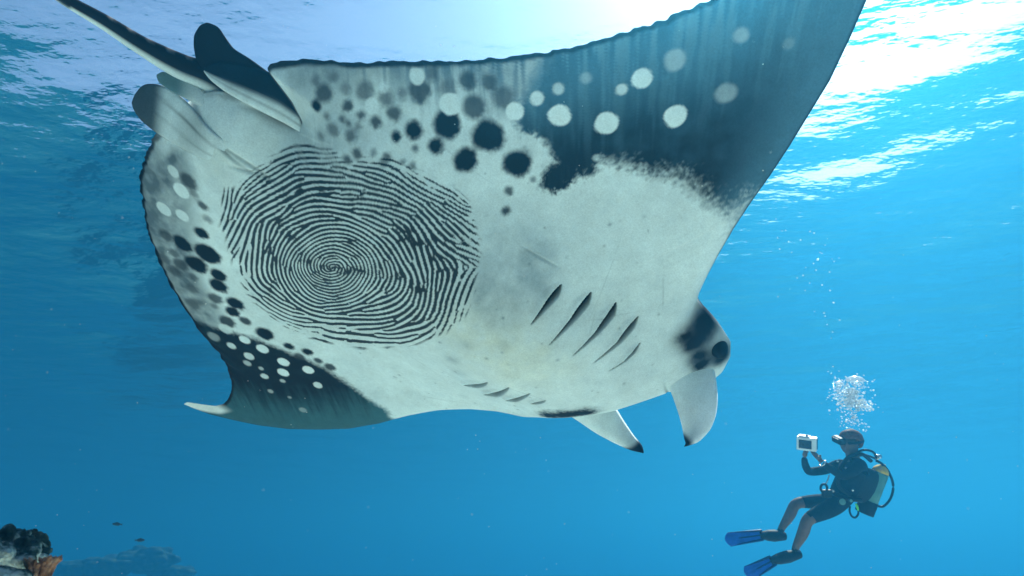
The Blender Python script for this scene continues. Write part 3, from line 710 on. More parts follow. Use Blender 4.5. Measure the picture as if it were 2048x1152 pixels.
mat_suit = paint('neoprene', (.010, .014, .022), rough=.8, spec=.05, var=.35, scale=30, bump=.002)
mat_skin = paint('tanned_skin', (.17, .10, .07), rough=.5, var=.15, scale=25)
mat_hair = paint('brown_hair', (.16, .06, .035), rough=.7, var=.45, scale=60, bump=.004)
mat_boot = paint('black_boot_rubber', (.012, .014, .018), rough=.6, var=.3, scale=40)
mat_black = paint('black_plastic', (.012, .013, .015), rough=.5, spec=.08, var=.2, scale=50)
mat_lens = paint('dark_mask_glass', (.012, .018, .028), rough=.35, spec=.12, var=.1)
mat_tank = paint('tank_grey_green', (.10, .25, .23), rough=.4, spec=.1, var=.12, scale=12)
mat_yellow = paint('tank_yellow', (.75, .48, .06), rough=.4, var=.15, scale=30)
mat_chrome = paint('chromed_brass', (.70, .72, .74), rough=.22, metallic=.7, var=.1)
mat_green = paint('lime_tag', (.18, .70, .10), rough=.4, var=.1)
mat_gauge = paint('gauge_face', (.14, .30, .27), rough=.3, var=.1)
mat_blue = paint('blue_fin_blade', (.015, .13, .62), rough=.4, spec=.35, var=.2, scale=14)
mat_blue_rib = paint('dark_blue_rib', (.008, .035, .16), rough=.45, var=.2)
mat_white = paint('white_housing', (.86, .87, .88), rough=.3, spec=.4, var=.03, scale=15)
mat_screen = paint('dark_screen', (.004, .006, .03), rough=.15, spec=.5, var=.3)
mat_hose = paint('black_hose', (.010, .012, .016), rough=.5, var=.2, scale=60)

def skin_mesh(name, pts, edges, root=0, sub=2):
    me = bpy.data.meshes.new(name + '_cage')
    me.from_pydata([p[0] for p in pts], edges, [])
    o = bpy.data.objects.new(name + '_cage', me); COL.objects.link(o)
    md = o.modifiers.new('skin', 'SKIN'); md.branch_smoothing = .35
    sv = me.skin_vertices[0].data
    for i, p in enumerate(pts):
        r = p[1]
        sv[i].radius = r if isinstance(r, tuple) else (r, r)
        sv[i].use_root = (i == root)
    s = o.modifiers.new('smooth', 'SUBSURF'); s.levels = sub; s.render_levels = sub
    dg = bpy.context.evaluated_depsgraph_get(); dg.update()
    out = bpy.data.meshes.new_from_object(o.evaluated_get(dg))
    bpy.data.objects.remove(o); bpy.data.meshes.remove(me)
    out.name = name
    out.polygons.foreach_set('use_smooth', [True] * len(out.polygons))
    return out

def tube(name, path, r, mat, parent, n=10, samples=40, taper=None):
    P = spline(path, samples)
    rr = np.interp(np.linspace(0, 1, samples), np.linspace(0, 1, len(r)), r) if isinstance(r, (list, tuple)) else np.full(samples, r)
    V, F = tube_rings(P, rr, n)
    F = F + [tuple(range(n))[::-1], tuple(range((samples - 1) * n, samples * n))]
    return mesh_obj(name, V, F, mat, parent)

def box_mesh(name, lo, hi, mat, parent=None, bevel=.01, M=None, **kw):
    bm = bmesh.new()
    bmesh.ops.create_cube(bm, size=1)
    for v in bm.verts:
        v.co = Vector([lo[i] + (v.co[i] + .5) * (hi[i] - lo[i]) for i in range(3)])
    bmesh.ops.bevel(bm, geom=bm.edges[:], offset=bevel, segments=3, affect='EDGES', profile=.5)
    if M is not None: bm.transform(M)
    me = bpy.data.meshes.new(name); bm.to_mesh(me); bm.free(); me.materials.append(mat)
    return put(bpy.data.objects.new(name, me), parent, **kw)

def disc(name, c, axis, r, h, mat, parent, n=24):
    q = Vector((0, 0, 1)).rotation_difference(Vector(axis).normalized()).to_matrix()
    prof = [(0, 0), (r * .92, 0), (r, h * .15), (r, h * .85), (r * .92, h), (0, h)]
    V = []; F = []
    for rr, z in prof:
        for k in range(n):
            a = 2 * math.pi * k / n
            V.append(tuple(q @ Vector((max(rr, 1e-4) * math.cos(a), max(rr, 1e-4) * math.sin(a), z)) + Vector(c)))
    for i in range(len(prof) - 1):
        for k in range(n):
            F.append((i * n + k, i * n + (k + 1) % n, (i + 1) * n + (k + 1) % n, (i + 1) * n + k))
    return mesh_obj(name, V, F, mat, parent)

def build_diver():
    root = empty('person', DIVER, label='diver in short dark wetsuit and blue fins filming the manta from below', category='person')
    J = [  # position, radius, tag of the piece that ends here
        (dp(1692, 997), (.135, .15), 'suit'),        # 0 pelvis
        (dp(1699, 970), (.125, .145), 'suit'),       # 1 waist
        (dp(1706, 942), (.13, .17), 'suit'),         # 2 chest
        (dp(1706, 920), (.095, .13), 'suit'),        # 3 upper chest
        (dp(1703, 908), .058, 'skin'),               # 4 neck
        (dp(1699, 893), .078, 'skin'),               # 5 jaw
        (dp(1699, 880), .100, 'skin'),               # 6 cranium
        (dp(1701, 871), .075, 'skin'),               # 7 crown
        (dp(1685, 897), .042, 'skin'),               # 8 chin
        (dp(1722, 927, -.19), .068, 'suit'),         # 9 near shoulder
        (dp(1705, 943, -.24), .056, 'suit'),         # 10
        (dp(1685, 953, -.25), .048, 'suit'),         # 11 elbow
        (dp(1662, 938, -.22), .042, 'suit'),         # 12
        (dp(1645, 926, -.20), .032, 'suit'),         # 13 wrist
        (dp(1686, 924, .18), .066, 'suit'),          # 14 far shoulder
        (dp(1650, 940, .22), .054, 'suit'),          # 15
        (dp(1617, 944, .20), .048, 'suit'),          # 16 elbow
        (dp(1610, 930, .12), .040, 'suit'),          # 17
        (dp(1608, 915, .04), .030, 'suit'),          # 18 wrist
        (dp(1672, 1012, -.12), .100, 'suit'),        # 19 near thigh
        (dp(1640, 1026, -.14), .084, 'suit'),        # 20
        (dp(1622, 1034, -.14), .072, 'suit'),        # 21 hem
        (dp(1613, 1042, -.14), .062, 'skin'),        # 22 knee
        (dp(1606, 1066, -.13), .062, 'skin'),        # 23 calf
        (dp(1590, 1096, -.12), .036, 'skin'),        # 24 ankle
        (dp(1590, 1107, -.12), .042, 'boot'),        # 25 heel
        (dp(1572, 1112, -.12), .036, 'boot'),        # 26 toes
        (dp(1660, 1003, .12), .096, 'suit'),         # 27 far thigh
        (dp(1625, 1003, .14), .080, 'suit'),         # 28
        (dp(1603, 1004, .14), .066, 'suit'),         # 29 hem
        (dp(1589, 1008, .14), .060, 'skin'),         # 30 knee
        (dp(1580, 1030, .13), .060, 'skin'),         # 31 calf
        (dp(1562, 1057, .12), .036, 'skin'),         # 32 ankle
        (dp(1559, 1068, .12), .042, 'boot'),         # 33 heel
        (dp(1541, 1068, .12), .036, 'boot'),         # 34 toes
    ]
    E = [(0, 1), (1, 2), (2, 3), (3, 4), (4, 5), (5, 6), (6, 7), (5, 8), (2, 9), (9, 10), (10, 11), (11, 12), (12, 13),
         (2, 14), (14, 15), (15, 16), (16, 17), (17, 18), (0, 19), (19, 20), (20, 21), (21, 22), (22, 23), (23, 24), (24, 25), (25, 26),
         (0, 27), (27, 28), (28, 29), (29, 30), (30, 31), (31, 32), (32, 33), (33, 34)]
    me = skin_mesh('body', [(j[0], j[1]) for j in J], E)
    for m_ in (mat_suit, mat_skin, mat_boot): me.materials.append(m_)
    A = np.array([J[a][0] for a, b in E]); B = np.array([J[b][0] for a, b in E])
    tags = [J[b][2] for a, b in E]
    n = len(me.polygons); c = np.empty(n * 3); me.polygons.foreach_get('center', c); c = c.reshape(-1, 3)
    d = B - A; t = np.clip(((c[:, None] - A) * d).sum(-1) / (d * d).sum(-1), 0, 1)
    dist = np.linalg.norm(c[:, None] - A - t[..., None] * d, axis=-1)
    k = dist.argmin(1)
    idx = {'suit': 0, 'skin': 1, 'boot': 2}
    me.polygons.foreach_set('material_index', np.array([idx[tags[q]] for q in k], dtype=np.int32))
    put(bpy.data.objects.new('body', me), root)

    def hand(wx, wy, y0, tx, ty, curl):
        w = np.array(dp(wx, wy, y0)); c = np.array(dp(tx, ty, y0 * .6))
        P = [(tuple(w), .026), (tuple(w * .45 + c * .55), (.034, .024)), (tuple(c), (.038, .022))]
        Ed = [(0, 1), (1, 2)]
        ax = (c - w) / np.linalg.norm(c - w); side = np.array([0, 1, 0.]); up = np.cross(side, ax)
        up = up if up[2] > 0 else -up
        for f, (o, ln) in enumerate(((-.032, .062), (-.011, .074), (.011, .070), (.032, .055))):
            b = len(P)
            p1 = c + side * o + ax * ln * .35; p2 = p1 + (ax * .5 + up * curl) * ln * .5; p3 = p2 + (ax * .1 + up * curl) * ln * .45
            P += [(tuple(p1), .0105), (tuple(p2), .0095), (tuple(p3), .008)]
            Ed += [(2, b), (b, b + 1), (b + 1, b + 2)]
        b = len(P); p0 = w * .4 + c * .6
        p1 = p0 + side * -.04 + up * .015; p2 = p1 + ax * .03 + up * .03 + side * -.012
        P += [(tuple(p1), .012), (tuple(p2), .010)]
        Ed += [(1, b), (b, b + 1)]
        m2 = skin_mesh('hand', P, Ed); m2.materials.append(mat_skin)
        put(bpy.data.objects.new('hand', m2), root)
    hand(1644, 925, -.20, 1628, 907, .7)
    hand(1608, 914, .04, 1611, 904, .5)
    wr = dp(1645, 926, -.20)
    tube('dive_watch', [tuple(np.array(wr) + .036 * np.array((math.cos(a) * .7, math.sin(a), math.cos(a) * .7))) for a in np.linspace(0, 2 * math.pi, 14)], .007, mat_chrome, root)

    # hair: a cap over crown and nape
    V, F = sphere_verts(1.0, 28, 20)
    hc = np.array(dp(1701.5, 880)); rr = np.array([.125, .108, .118])
    keep = []
    for f in F:
        m_ = V[list(f)].mean(0)
        if m_[2] > .34 - .9 * max(0, m_[0] + .1) or m_[0] > .42:
            if m_[2] > -.55: keep.append(f)
    nz = 1 + .05 * fbm(V[:, 0] * 6, V[:, 2] * 6 + V[:, 1] * 5, 3)
    o = mesh_obj('hair', V * rr * nz[:, None] + hc, keep, mat_hair, root)
    so = o.modifiers.new('thickness', 'SOLIDIFY'); so.thickness = .012

    # face mask with skirt, lens and strap
    mk = put(bpy.data.objects.new('dive_mask', None), root); mk.empty_display_size = .05
    box_mesh('frame', (-.135, -.085, -.005), (-.065, .085, .068), mat_black, mk, .018, Matrix.Translation(dp(1697, 884)) @ Matrix.Rotation(rad(-6), 4, 'Y'))
    box_mesh('lens', (-.142, -.07, .008), (-.130, .07, .058), mat_lens, mk, .005, Matrix.Translation(dp(1697, 884)) @ Matrix.Rotation(rad(-6), 4, 'Y'))
    box_mesh('side_lens', (-.118, -.094, .012), (-.082, -.086, .052), mat_lens, mk, .003, Matrix.Translation(dp(1697, 884)) @ Matrix.Rotation(rad(-6), 4, 'Y'))
    hc2 = np.array(dp(1700, 881))
    tube('strap', [tuple(hc2 + np.array((.122 * math.cos(a), .112 * math.sin(a), .012 * math.cos(a)))) for a in np.linspace(-2.2, 2.2, 16)], .013, mat_black, mk)

    def fin(heel, a1, a2, b1, b2, y0):
        g = put(bpy.data.objects.new('swim_fin', None), root); g.empty_display_size = .05
        h = np.array(dp(*heel, y0)); r1, r2 = np.array(dp(*a1, y0 - .02)), np.array(dp(*a2, y0 - .06)); t1, t2 = np.array(dp(*b1, y0 - .02)), np.array(dp(*b2, y0 - .10))
        mid = (r1 + r2) / 2
        tube('foot_pocket', [tuple(h + (h - mid) * .08), tuple(h * .6 + mid * .4), tuple(h * .25 + mid * .75), tuple(mid + (mid - h) * .12)], [.042, .062, .056, .030], mat_boot, g, 14)
        n, m = 24, 12; nrm = np.cross(t1 - r1, r2 - r1); nrm /= np.linalg.norm(nrm)
        V = []; F = []
        for i in range(n):
            s = i / (n - 1); L_ = r1 + (t1 - r1) * s; R2 = r2 + (t2 - r2) * s
            bend = nrm * .05 * (s * (1 - s) * 2)
            for j in range(m):
                w = j / (m - 1); rib = .004 * (1 + math.cos(w * 6 * math.pi)) * .5
                end = (1 - s) * 0 + .04 * (1 - (2 * w - 1) ** 2) * s
                V.append(L_ + (R2 - L_) * w + bend + nrm * (.003 + rib) + (t1 - r1) / np.linalg.norm(t1 - r1) * end)
        k0 = len(V)
        V += [v - nrm * .010 for v in V]
        for i in range(n - 1):
            for j in range(m - 1):
                a = i * m + j
                F.append((a, a + 1, a + m + 1, a + m)); F.append((k0 + a, k0 + a + m, k0 + a + m + 1, k0 + a + 1))
        rim = [i * m for i in range(n)] + [(n - 1) * m + j for j in range(1, m)] + [i * m + m - 1 for i in range(n - 2, -1, -1)] + [j for j in range(m - 2, 0, -1)]
        for a, b in zip(rim, rim[1:] + rim[:1]):
            F.append((a, b, k0 + b, k0 + a))
        bl = mesh_obj('blade', V, F, mat_blue, g)
        for pa, pb, rr_ in ((r1, t1, .010), (r2, t2, .010), ((r1 + r2) / 2, (t1 + t2) / 2, .007)):
            tube('rib', [tuple(pa), tuple((pa + pb) / 2 + nrm * .030), tuple(pb)], [rr_ * 1.5, rr_, rr_ * .6], mat_blue_rib, bl, 8)
    fin((1566, 1072), (1523, 1061), (1526, 1079), (1454, 1066), (1461, 1092), .12)
    fin((1596, 1108), (1540, 1113), (1552, 1128), (1488, 1134), (1508, 1158), -.12)
    return root
diver = build_diver()

def build_scuba():
    g = empty('scuba_set', DIVER, label='grey-green scuba tank with yellow neck, black vest and hoses on the diver', category='scuba tank')
    top, bot = np.array(dp(1759, 947, .02)), np.array(dp(1737, 1003, .02))
    axd = (top - bot) / np.linalg.norm(top - bot); L_ = np.linalg.norm(top - bot)
    n = 28
    def lathe(name, prof, mat, parent):
        a = np.cross(axd, [0, 1, 0]); a /= np.linalg.norm(a); b = np.cross(axd, a); V = []; F = []
        for r, z in prof:
            for k in range(n):
                q = 2 * math.pi * k / n
                V.append(bot + axd * z + r * (a * math.cos(q) + b * math.sin(q)))
        for i in range(len(prof) - 1):
            for k in range(n):
                F.append((i * n + k, i * n + (k + 1) % n, (i + 1) * n + (k + 1) % n, (i + 1) * n + k))
        F += [tuple(range(n))[::-1], tuple(range((len(prof) - 1) * n, len(prof) * n))]
        return mesh_obj(name, V, F, mat, parent)
    R_ = .086
    cyl = lathe('cylinder', [(R_, -.02), (R_, L_ * .5), (R_, L_), (R_ * .97, L_ + .015)], mat_tank, g)
    lathe('neck', [(R_ * .965, L_ + .016), (R_ * .85, L_ + .045), (R_ * .6, L_ + .075), (.03, L_ + .09), (.022, L_ + .11)], mat_yellow, g)
    lathe('boot', [(R_ * 1.06, -.13), (R_ * 1.07, -.12), (R_ * 1.07, .01), (R_ * 1.03, .014)], mat_black, g)
    v = disc('valve', dp(1752, 918, .02), (.3, -.2, 1), .022, .05, mat_chrome, g)
    disc('valve_knob', dp(1756, 913, -.04), (.3, -1, .3), .022, .03, mat_chrome, v)
    # buoyancy vest: back wing and shoulder straps, belt
    P = [(dp(1742, 935, .0), (.07, .15)), (dp(1736, 960, 0), (.075, .18)), (dp(1727, 985, 0), (.07, .19)), (dp(1722, 1008, 0), (.045, .16))]
    m1 = skin_mesh('vest', P, [(0, 1), (1, 2), (2, 3)]); m1.materials.append(mat_black)
    vest = put(bpy.data.objects.new('vest', m1), g)
    for s in (-1, 1):
        tube('shoulder_strap', [dp(1742, 922, .10 * s), dp(1722, 908, .12 * s), dp(1696, 915, .13 * s), dp(1680, 940, .14 * s), dp(1677, 970, .15 * s), dp(1700, 990, .17 * s)], .020, mat_black, vest)
    tube('waist_belt', [dp(1722, 1000, -.17), dp(1690, 996, -.17), dp(1664, 985, -.10), dp(1660, 984, 0), dp(1664, 985, .10), dp(1690, 996, .17)], .024, mat_black, vest)
    for px, py, yy in ((1675, 922, -.155), (1664, 933, -.15), (1666, 982, -.14), (1705, 980, -.20), (1691, 936, -.20)):
        disc('buckle', dp(px, py, yy), (-.4, -1, .2), .011, .012, mat_chrome, vest)
    tube('hose', [dp(1752, 921), dp(1764, 928), dp(1777, 944), dp(1786, 970), dp(1781, 996), dp(1765, 1013), dp(1747, 1007), dp(1735, 1000)], .013, mat_hose, g)
    tube('hose', [dp(1713, 906, -.1), dp(1722, 901, -.11), dp(1735, 900, -.10), dp(1747, 905, -.05), dp(1753, 916)], .012, mat_hose, g)
    tube('hose', [dp(1716, 912, .06), dp(1732, 910, .03), dp(1752, 918, .02)], .011, mat_hose, g)
    tube('hose', [dp(1700, 1012, -.20), dp(1699, 1022, -.21), dp(1703, 1032, -.21), dp(1710, 1035, -.21), dp(1716, 1028, -.21), dp(1716, 1018, -.21), dp(1712, 1008, -.20)], .010, mat_hose, g)
    tube('tag', [dp(1711, 1007, -.225), dp(1714, 1013, -.228), dp(1716, 1021, -.225)], [.008, .013, .006], mat_green, g)
    cons = put(bpy.data.objects.new('gauge_console', None), g); cons.empty_display_size = .05
    tube('ring', [dp(1647.5 + 6.5 * math.cos(a), 976 + 8 * math.sin(a), -.20) for a in np.linspace(0, 2 * math.pi, 15)], .012, mat_black, cons)
    box_mesh('case', (-.05, -.02, -.05), (.05, .02, .03), mat_black, cons, .012, Matrix.Translation(dp(1653, 985, -.19)))
    tube('clip', [dp(1650, 970, -.2), dp(1655, 960, -.19), dp(1658, 950, -.17)], .007, mat_chrome, cons)
    for px, py, r in ((1683, 1003, .038), (1700, 1001, .018)):
        d_ = disc('gauge', dp(px, py, -.235), (-.15, -1, .25), r, .02, mat_black, g)
        disc('dial', tuple(np.array(dp(px, py, -.235)) + np.array((-.003, -.021, .005))), (-.15, -1, .25), r * .82, .004, mat_gauge, d_)
build_scuba()

def build_camera():
    M = DIVER @ Matrix.Translation(dp(1614, 886, -.06)) @ Matrix.Rotation(rad(-33), 4, 'Z') @ Matrix.Scale(.95, 4)
    g = empty('camera_housing', M, label='white box-shaped underwater camera with dark screen held up by the diver', category='camera')
    box_mesh('case', (-.100, -.055, -.074), (.100, .055, .070), mat_white, g, .007)
    box_mesh('screen', (-.078, -.058, -.052), (.052, -.052, .042), mat_screen, g, .002)
    box_mesh('side_panel', (.097, -.040, -.056), (.1035, .044, .052), mat_screen, g, .002)
    box_mesh('lid', (-.085, -.04, .0705), (.03, .04, .082), mat_white, g, .005)
    disc('shutter_button', (.0, -.02, .0825), (0, 0, 1), .013, .012, mat_black, g)
    disc('lens_port', (-.02, .055, -.005), (0, 1, 0), .045, .03, mat_black, g)
build_camera()

# ------------------------------------------------------------------ bubbles
def bubble_material():
    N = Nodes('air_bubble')
    d = N.n('BsdfDiffuse'); d.inputs[0].default_value = (.9, .93, .95, 1)
    t = N.n('BsdfTranslucent'); t.inputs[0].default_value = (.9, .93, .95, 1)
    g = N.n('BsdfGlossy'); g.inputs['Roughness'].default_value = .12; g.inputs[0].default_value = (.95, .95, .95, 1)
    tr = N.n('BsdfTransparent')
    m1, m2, m3 = N.n('MixShader'), N.n('MixShader'), N.n('MixShader')
    lw = N.n('LayerWeight'); lw.inputs[0].default_value = .35
    m1.inputs[0].default_value = .5; m2.inputs[0].default_value = .35
    N.l(d.outputs[0], m1.inputs[1]); N.l(t.outputs[0], m1.inputs[2])
    N.l(m1.outputs[0], m2.inputs[1]); N.l(g.outputs[0], m2.inputs[2])
    mr = N.n('MapRange'); N.set(mr, From_Min=0.0, From_Max=.8, To_Min=.55, To_Max=1.0)
    N.l(lw.outputs['Facing'], mr.inputs[0]); N.l(mr.outputs[0], m3.inputs[0])
    N.l(tr.outputs[0], m3.inputs[1]); N.l(m2.outputs[0], m3.inputs[2])
    N.l(m3.outputs[0], N.out.inputs[0])
    return N.m
mat_bub = bubble_material()
rnd = random.Random(5)
SV, SF = sphere_verts(1.0, 8, 6)

def bubble_mass(name, specs, **kw):
    V = []; F = []
    for c, r in specs:
        b = len(V); c = np.array(c)
        V += list(SV * np.array([r * rnd.uniform(.9, 1.5), r, r * rnd.uniform(.6, .95)]) + c); F += [tuple(i + b for i in f) for f in SF]
    o = mesh_obj(name, V, F, mat_bub, **kw); o.matrix_world = DIVER
    return o
specs = []
def cloud(cx, cy, sx, sy, n, r0, r1, tilt=0.0):
    r0 *= 1.2; r1 *= 1.25
    for _ in range(n):
        a, b = rnd.gauss(0, 1), rnd.gauss(0, 1)
        specs.append((dp(cx + a * sx + b * tilt, cy + b * sy, rnd.gauss(0, sx * KPX)), rnd.uniform(r0, r1) * rnd.choice((1, 1, .7, 1.3))))
cloud(1696, 786, 13, 11, 260, .004, .010)
cloud(1706, 803, 14, 7, 170, .004, .010)
cloud(1728, 811, 13, 4.5, 90, .004, .009, 3)
cloud(1677, 775, 9, 12, 70, .003, .008)
cloud(1712, 766, 14, 6, 70, .003, .008)
cloud(1700, 828, 12, 12, 80, .003, .008)
cloud(1703, 848, 14, 9, 35, .003, .006)
cloud(1733, 858, 5, 9, 9, .003, .006)
cloud(1700, 795, 24, 26, 60, .003, .007)
bubble_mass('bubble_plume', specs, label='white cloud of exhaled bubbles above the diver', category='bubbles', kind='stuff')

def dome_bubble(px, py, w, h, label):
    V, F = [], []
    n, m = 28, 8
    for i in range(m + 1):
        a = .5 * math.pi * i / m
        for k in range(n):
            q = 2 * math.pi * k / n; j = 1 + .05 * math.sin(3 * q) + .04 * math.sin(7 * q + i)
            V.append((w * math.cos(a) * math.cos(q) * j, w * .8 * math.cos(a) * math.sin(q) * j, h * math.sin(a)))
    for i in range(m):
        for k in range(n):
            F.append((i * n + k, i * n + (k + 1) % n, (i + 1) * n + (k + 1) % n, (i + 1) * n + k))
    V.append((0, 0, -h * .1)); F += [(k, len(V) - 1, (k + 1) % n) for k in range(n)]
    o = mesh_obj('dome_bubble', V, F, mat_bub, label=label, category='bubble', group='dome bubbles over the plume')
    o.matrix_world = DIVER @ Matrix.Translation(dp(px, py))
dome_bubble(1711, 762, .095, .055, 'widest flat dome-shaped bubble topping the white bubble cloud')
dome_bubble(1678, 767, .045, .028, 'smaller dome-shaped bubble beside the wide one topping the bubble cloud')

LONE = [(1552, 438), (1564, 462), (1571, 461), (1555, 476), (1577, 483), (1559, 498), (1583, 505), (1620, 463), (1628, 466), (1650, 490), (1640, 505), (1644, 507), (1635, 519, .013), (1627, 527), (1664, 518), (1668, 523), (1678, 516), (1632, 540), (1659, 544), (1606, 551), (1611, 535), (1619, 566), (1644, 570), (1660, 581, .010), (1610, 581), (1556, 593), (1667, 605, .011), (1629, 623), (1648, 626), (1650, 632), (1679, 640), (1654, 649), (1665, 664), (1594, 556), (1662, 747), (1655, 795), (1731, 774), (1601, 480)]
mb = bpy.data.meshes.new('air_bubble')
SV2, SF2 = sphere_verts(1.0, 12, 8)
mb.from_pydata([tuple(v) for v in SV2 * np.array([1.15, 1.1, .85])], [], SF2); mb.materials.append(mat_bub)
mb.polygons.foreach_set('use_smooth', [True] * len(mb.polygons))
for b in LONE:
    o = put(bpy.data.objects.new('air_bubble', mb), label='tiny lone air bubble rising in the open water above the diver', category='bubble', group='lone bubbles above the diver')
    r = (b[2] if len(b) > 2 else rnd.uniform(.0055, .0085)) * .9
    o.matrix_world = DIVER @ Matrix.Translation(dp(b[0], b[1], rnd.uniform(-.3, .3))) @ Matrix.Scale(r, 4)

# ------------------------------------------------------------------ reef and fish
def ray(px, py, d):
    return VIEW @ Vector(((px - 1024) / 1251 * d, (py - 576) / 1251 * d, d)) + Vector((0, 0, CAM_Z))

def coral_material(name, c1, c2, c3, scale):
    N = Nodes(name)
    b = N.n('BsdfPrincipled'); N.set(b, Roughness=.85); b.inputs['Specular IOR Level'].default_value = .1
    tc = N.n('TexCoord'); nz = N.n('TexNoise'); N.set(nz, Scale=scale, Detail=6.0, Roughness=.65)
    vo = N.n('TexVoronoi'); N.set(vo, Scale=scale * 6)
    r = N.n('ValToRGB'); e = r.color_ramp.elements
    e[0].position, e[1].position = .36, .64
    e[0].color, e[1].color = (*c1, 1), (*c3, 1)
    k = e.new(.5); k.color = (*c2, 1)
    bp = N.n('Bump'); N.set(bp, Strength=.8, Distance=.006)
    N.l(tc.outputs['Object'], nz.inputs['Vector']); N.l(tc.outputs['Object'], vo.inputs['Vector'])
    N.l(nz.outputs['Fac'], r.inputs[0]); N.l(r.outputs[0], b.inputs['Base Color'])
    N.l(vo.outputs['Distance'], bp.inputs['Height']); N.l(bp.outputs[0], b.inputs['Normal'])
    N.l(b.outputs[0], N.out.inputs[0])
    return N.m
mat_reef = coral_material('reef_rock', (.012, .025, .025), (.04, .06, .05), (.22, .26, .22), 9)
mat_orange = coral_material('orange_coral', (.12, .05, .03), (.50, .22, .12), (.75, .45, .30), 14)
mat_pale = coral_material('pale_coral', (.012, .03, .03), (.06, .10, .09), (.70, .74, .66), 16)
mat_far = coral_material('far_reef_rock', (.01, .02, .02), (.03, .045, .04), (.09, .11, .09), 3)

def lumpy(name, centre_, radii, mat, seed, lumps=24, amp=.28, **kw):
    """coral head: a sphere swollen into knobs"""
    V, F = sphere_verts(1.0, 64, 40)
    rng = np.random.default_rng(seed)
    c = rng.normal(0, 1, (lumps, 3)); c /= np.linalg.norm(c, axis=1)[:, None]; c[:, 2] = np.abs(c[:, 2]) * .9 + .05
    s = rng.uniform(.16, .34, lumps) * (24 / lumps) ** .5; h = rng.uniform(.4, 1, lumps)
    d = np.linalg.norm(V[:, None] - c[None], axis=-1)
    g = (h * np.exp(-(d / s) ** 4)).max(1)
    f = 1 + amp * g + .06 * fbm(V[:, 0] * 5 + seed, V[:, 1] * 5 + V[:, 2] * 4, seed)
    V = V * f[:, None] * np.array(radii)
    o = mesh_obj(name, V, F, mat, **kw); o.location = centre_
    return o

def knob_coral(name, base, h, mat, seed, n=16, **kw):
    """branching coral: stubby forked fingers grown from one base"""
    rng = np.random.default_rng(seed); V, F = [], []
    for i in range(n):
        a = rng.uniform(0, 6.28); tl = rng.uniform(.1, .8)
        p0 = np.array([.16 * math.cos(a) * tl, .16 * math.sin(a) * tl, -.4]) * h
        p1 = np.array([.45 * math.cos(a) * tl, .45 * math.sin(a) * tl, .45 * rng.uniform(.7, 1)]) * h
        tips = [p1 + np.array([math.cos(a + q), math.sin(a + q), 1.4]) * h * rng.uniform(.12, .26) for q in (rng.uniform(-1.5, 0), rng.uniform(0, 1.5))]
        for t_ in tips:
            P = spline([p0, (p0 + p1) / 2, p1, t_], 12); r = np.interp(np.linspace(0, 1, 12), [0, .6, .9, 1], [.10, .085, .065, .02]) * h
            v, f = tube_rings(P, r * (1 + .15 * rng.normal(0, 1, 12)), 9); b = len(V)
            V += list(v); F += [tuple(k + b for k in q) for q in f] + [tuple(b + 11 * 9 + k for k in range(9))]
    o = mesh_obj(name, V, F, mat, **kw); o.location = base
    return o

def reef_mound(name, peak, base_r, mat, seed, foot=-.4, rough=.05, **kw):
    """rock pinnacle standing on the added floor"""
    nr, na = 46, 72; V, F = [], []
    for i in range(nr):
        s = i / (nr - 1)
        for k in range(na):
            a = 2 * math.pi * k / na
            rr = base_r * (.42 * min(1, s * 9) + .58 * s ** .8)
            V.append((rr * math.cos(a), rr * math.sin(a), 1 - s))
    V = np.array(V); V[:, 2] = foot + V[:, 2] * (peak[2] - foot)
    ang = np.arctan2(V[:, 1], V[:, 0]); rr = np.hypot(V[:, 0], V[:, 1])
    q = 1 + .28 * fbm(np.cos(ang) * 2 + seed, np.sin(ang) * 2 + V[:, 2] * .8, seed, 5) + .10 * fbm(np.cos(ang) * 9, np.sin(ang) * 9 + V[:, 2] * 4, seed + 3)
    V[:, 0] *= q; V[:, 1] *= q
    V[:, 2] += rough * fbm(V[:, 0] * 1.6 / rough ** .5, V[:, 1] * 1.6 / rough ** .5, seed + 7, 5)
    for i in range(nr - 1):
        for k in range(na):
            F.append((i * na + k, (i + 1) * na + k, (i + 1) * na + (k + 1) % na, i * na + (k + 1) % na))
    o = mesh_obj(name, V, F, mat, **kw); o.location = (peak[0], peak[1], 0)
    return o

near = ray(-95, 1200, 1.75)
reef_mound('reef_rock', near, .42, mat_reef, 4, -.4, .05, label='dark rocky reef pinnacle carrying the near corals at the picture corner', category='reef')
lumpy('coral_head', ray(-20, 1142, 1.6), (.095, .10, .085), mat_pale, 12, lumps=70, amp=.42, label='dark teal coral head with pale knobs beside the picture edge', category='coral', group='near corals')
lumpy('coral_head', ray(58, 1108, 1.72), (.032, .05, .055), mat_reef, 15, lumps=18, label='narrow dark green coral lobe leaning beside the pale-knobbed head', category='coral', group='near corals')
knob_coral('branching_coral', ray(78, 1163, 1.5), .075, mat_orange, 3, label='orange-brown stubby branching coral below the dark coral head', category='coral', group='near corals')
lumpy('coral_head', ray(6, 1168, 1.45), (.05, .05, .035), mat_pale, 22, lumps=14, label='small pale rounded coral beneath the dark coral head', category='coral', group='near corals')

far = ray(235, 1150, 38)
reef_mound('reef_rock', far, 6.5, mat_far, 9, -28, 1.0, label='dim blue reef ridge far behind the near corals', category='reef')
for i, (px, py, d, r, lb) in enumerate(((295, 1122, 37, 1.0, 'dim far coral mound, highest on the blue reef ridge'), (215, 1138, 36, .9, 'dim far coral mound at the shallower end of the blue reef ridge'), (345, 1150, 38, .8, 'dim far coral mound at the outer end of the blue reef ridge'), (150, 1146, 37, .8, 'dim far coral mound closest to the near orange coral'))):
    lumpy('coral_head', ray(px, py, d), (r * 1.5, r, r * .7), mat_far, 40 + i, lumps=26, amp=.4, label=lb, category='coral', group='far coral mounds')

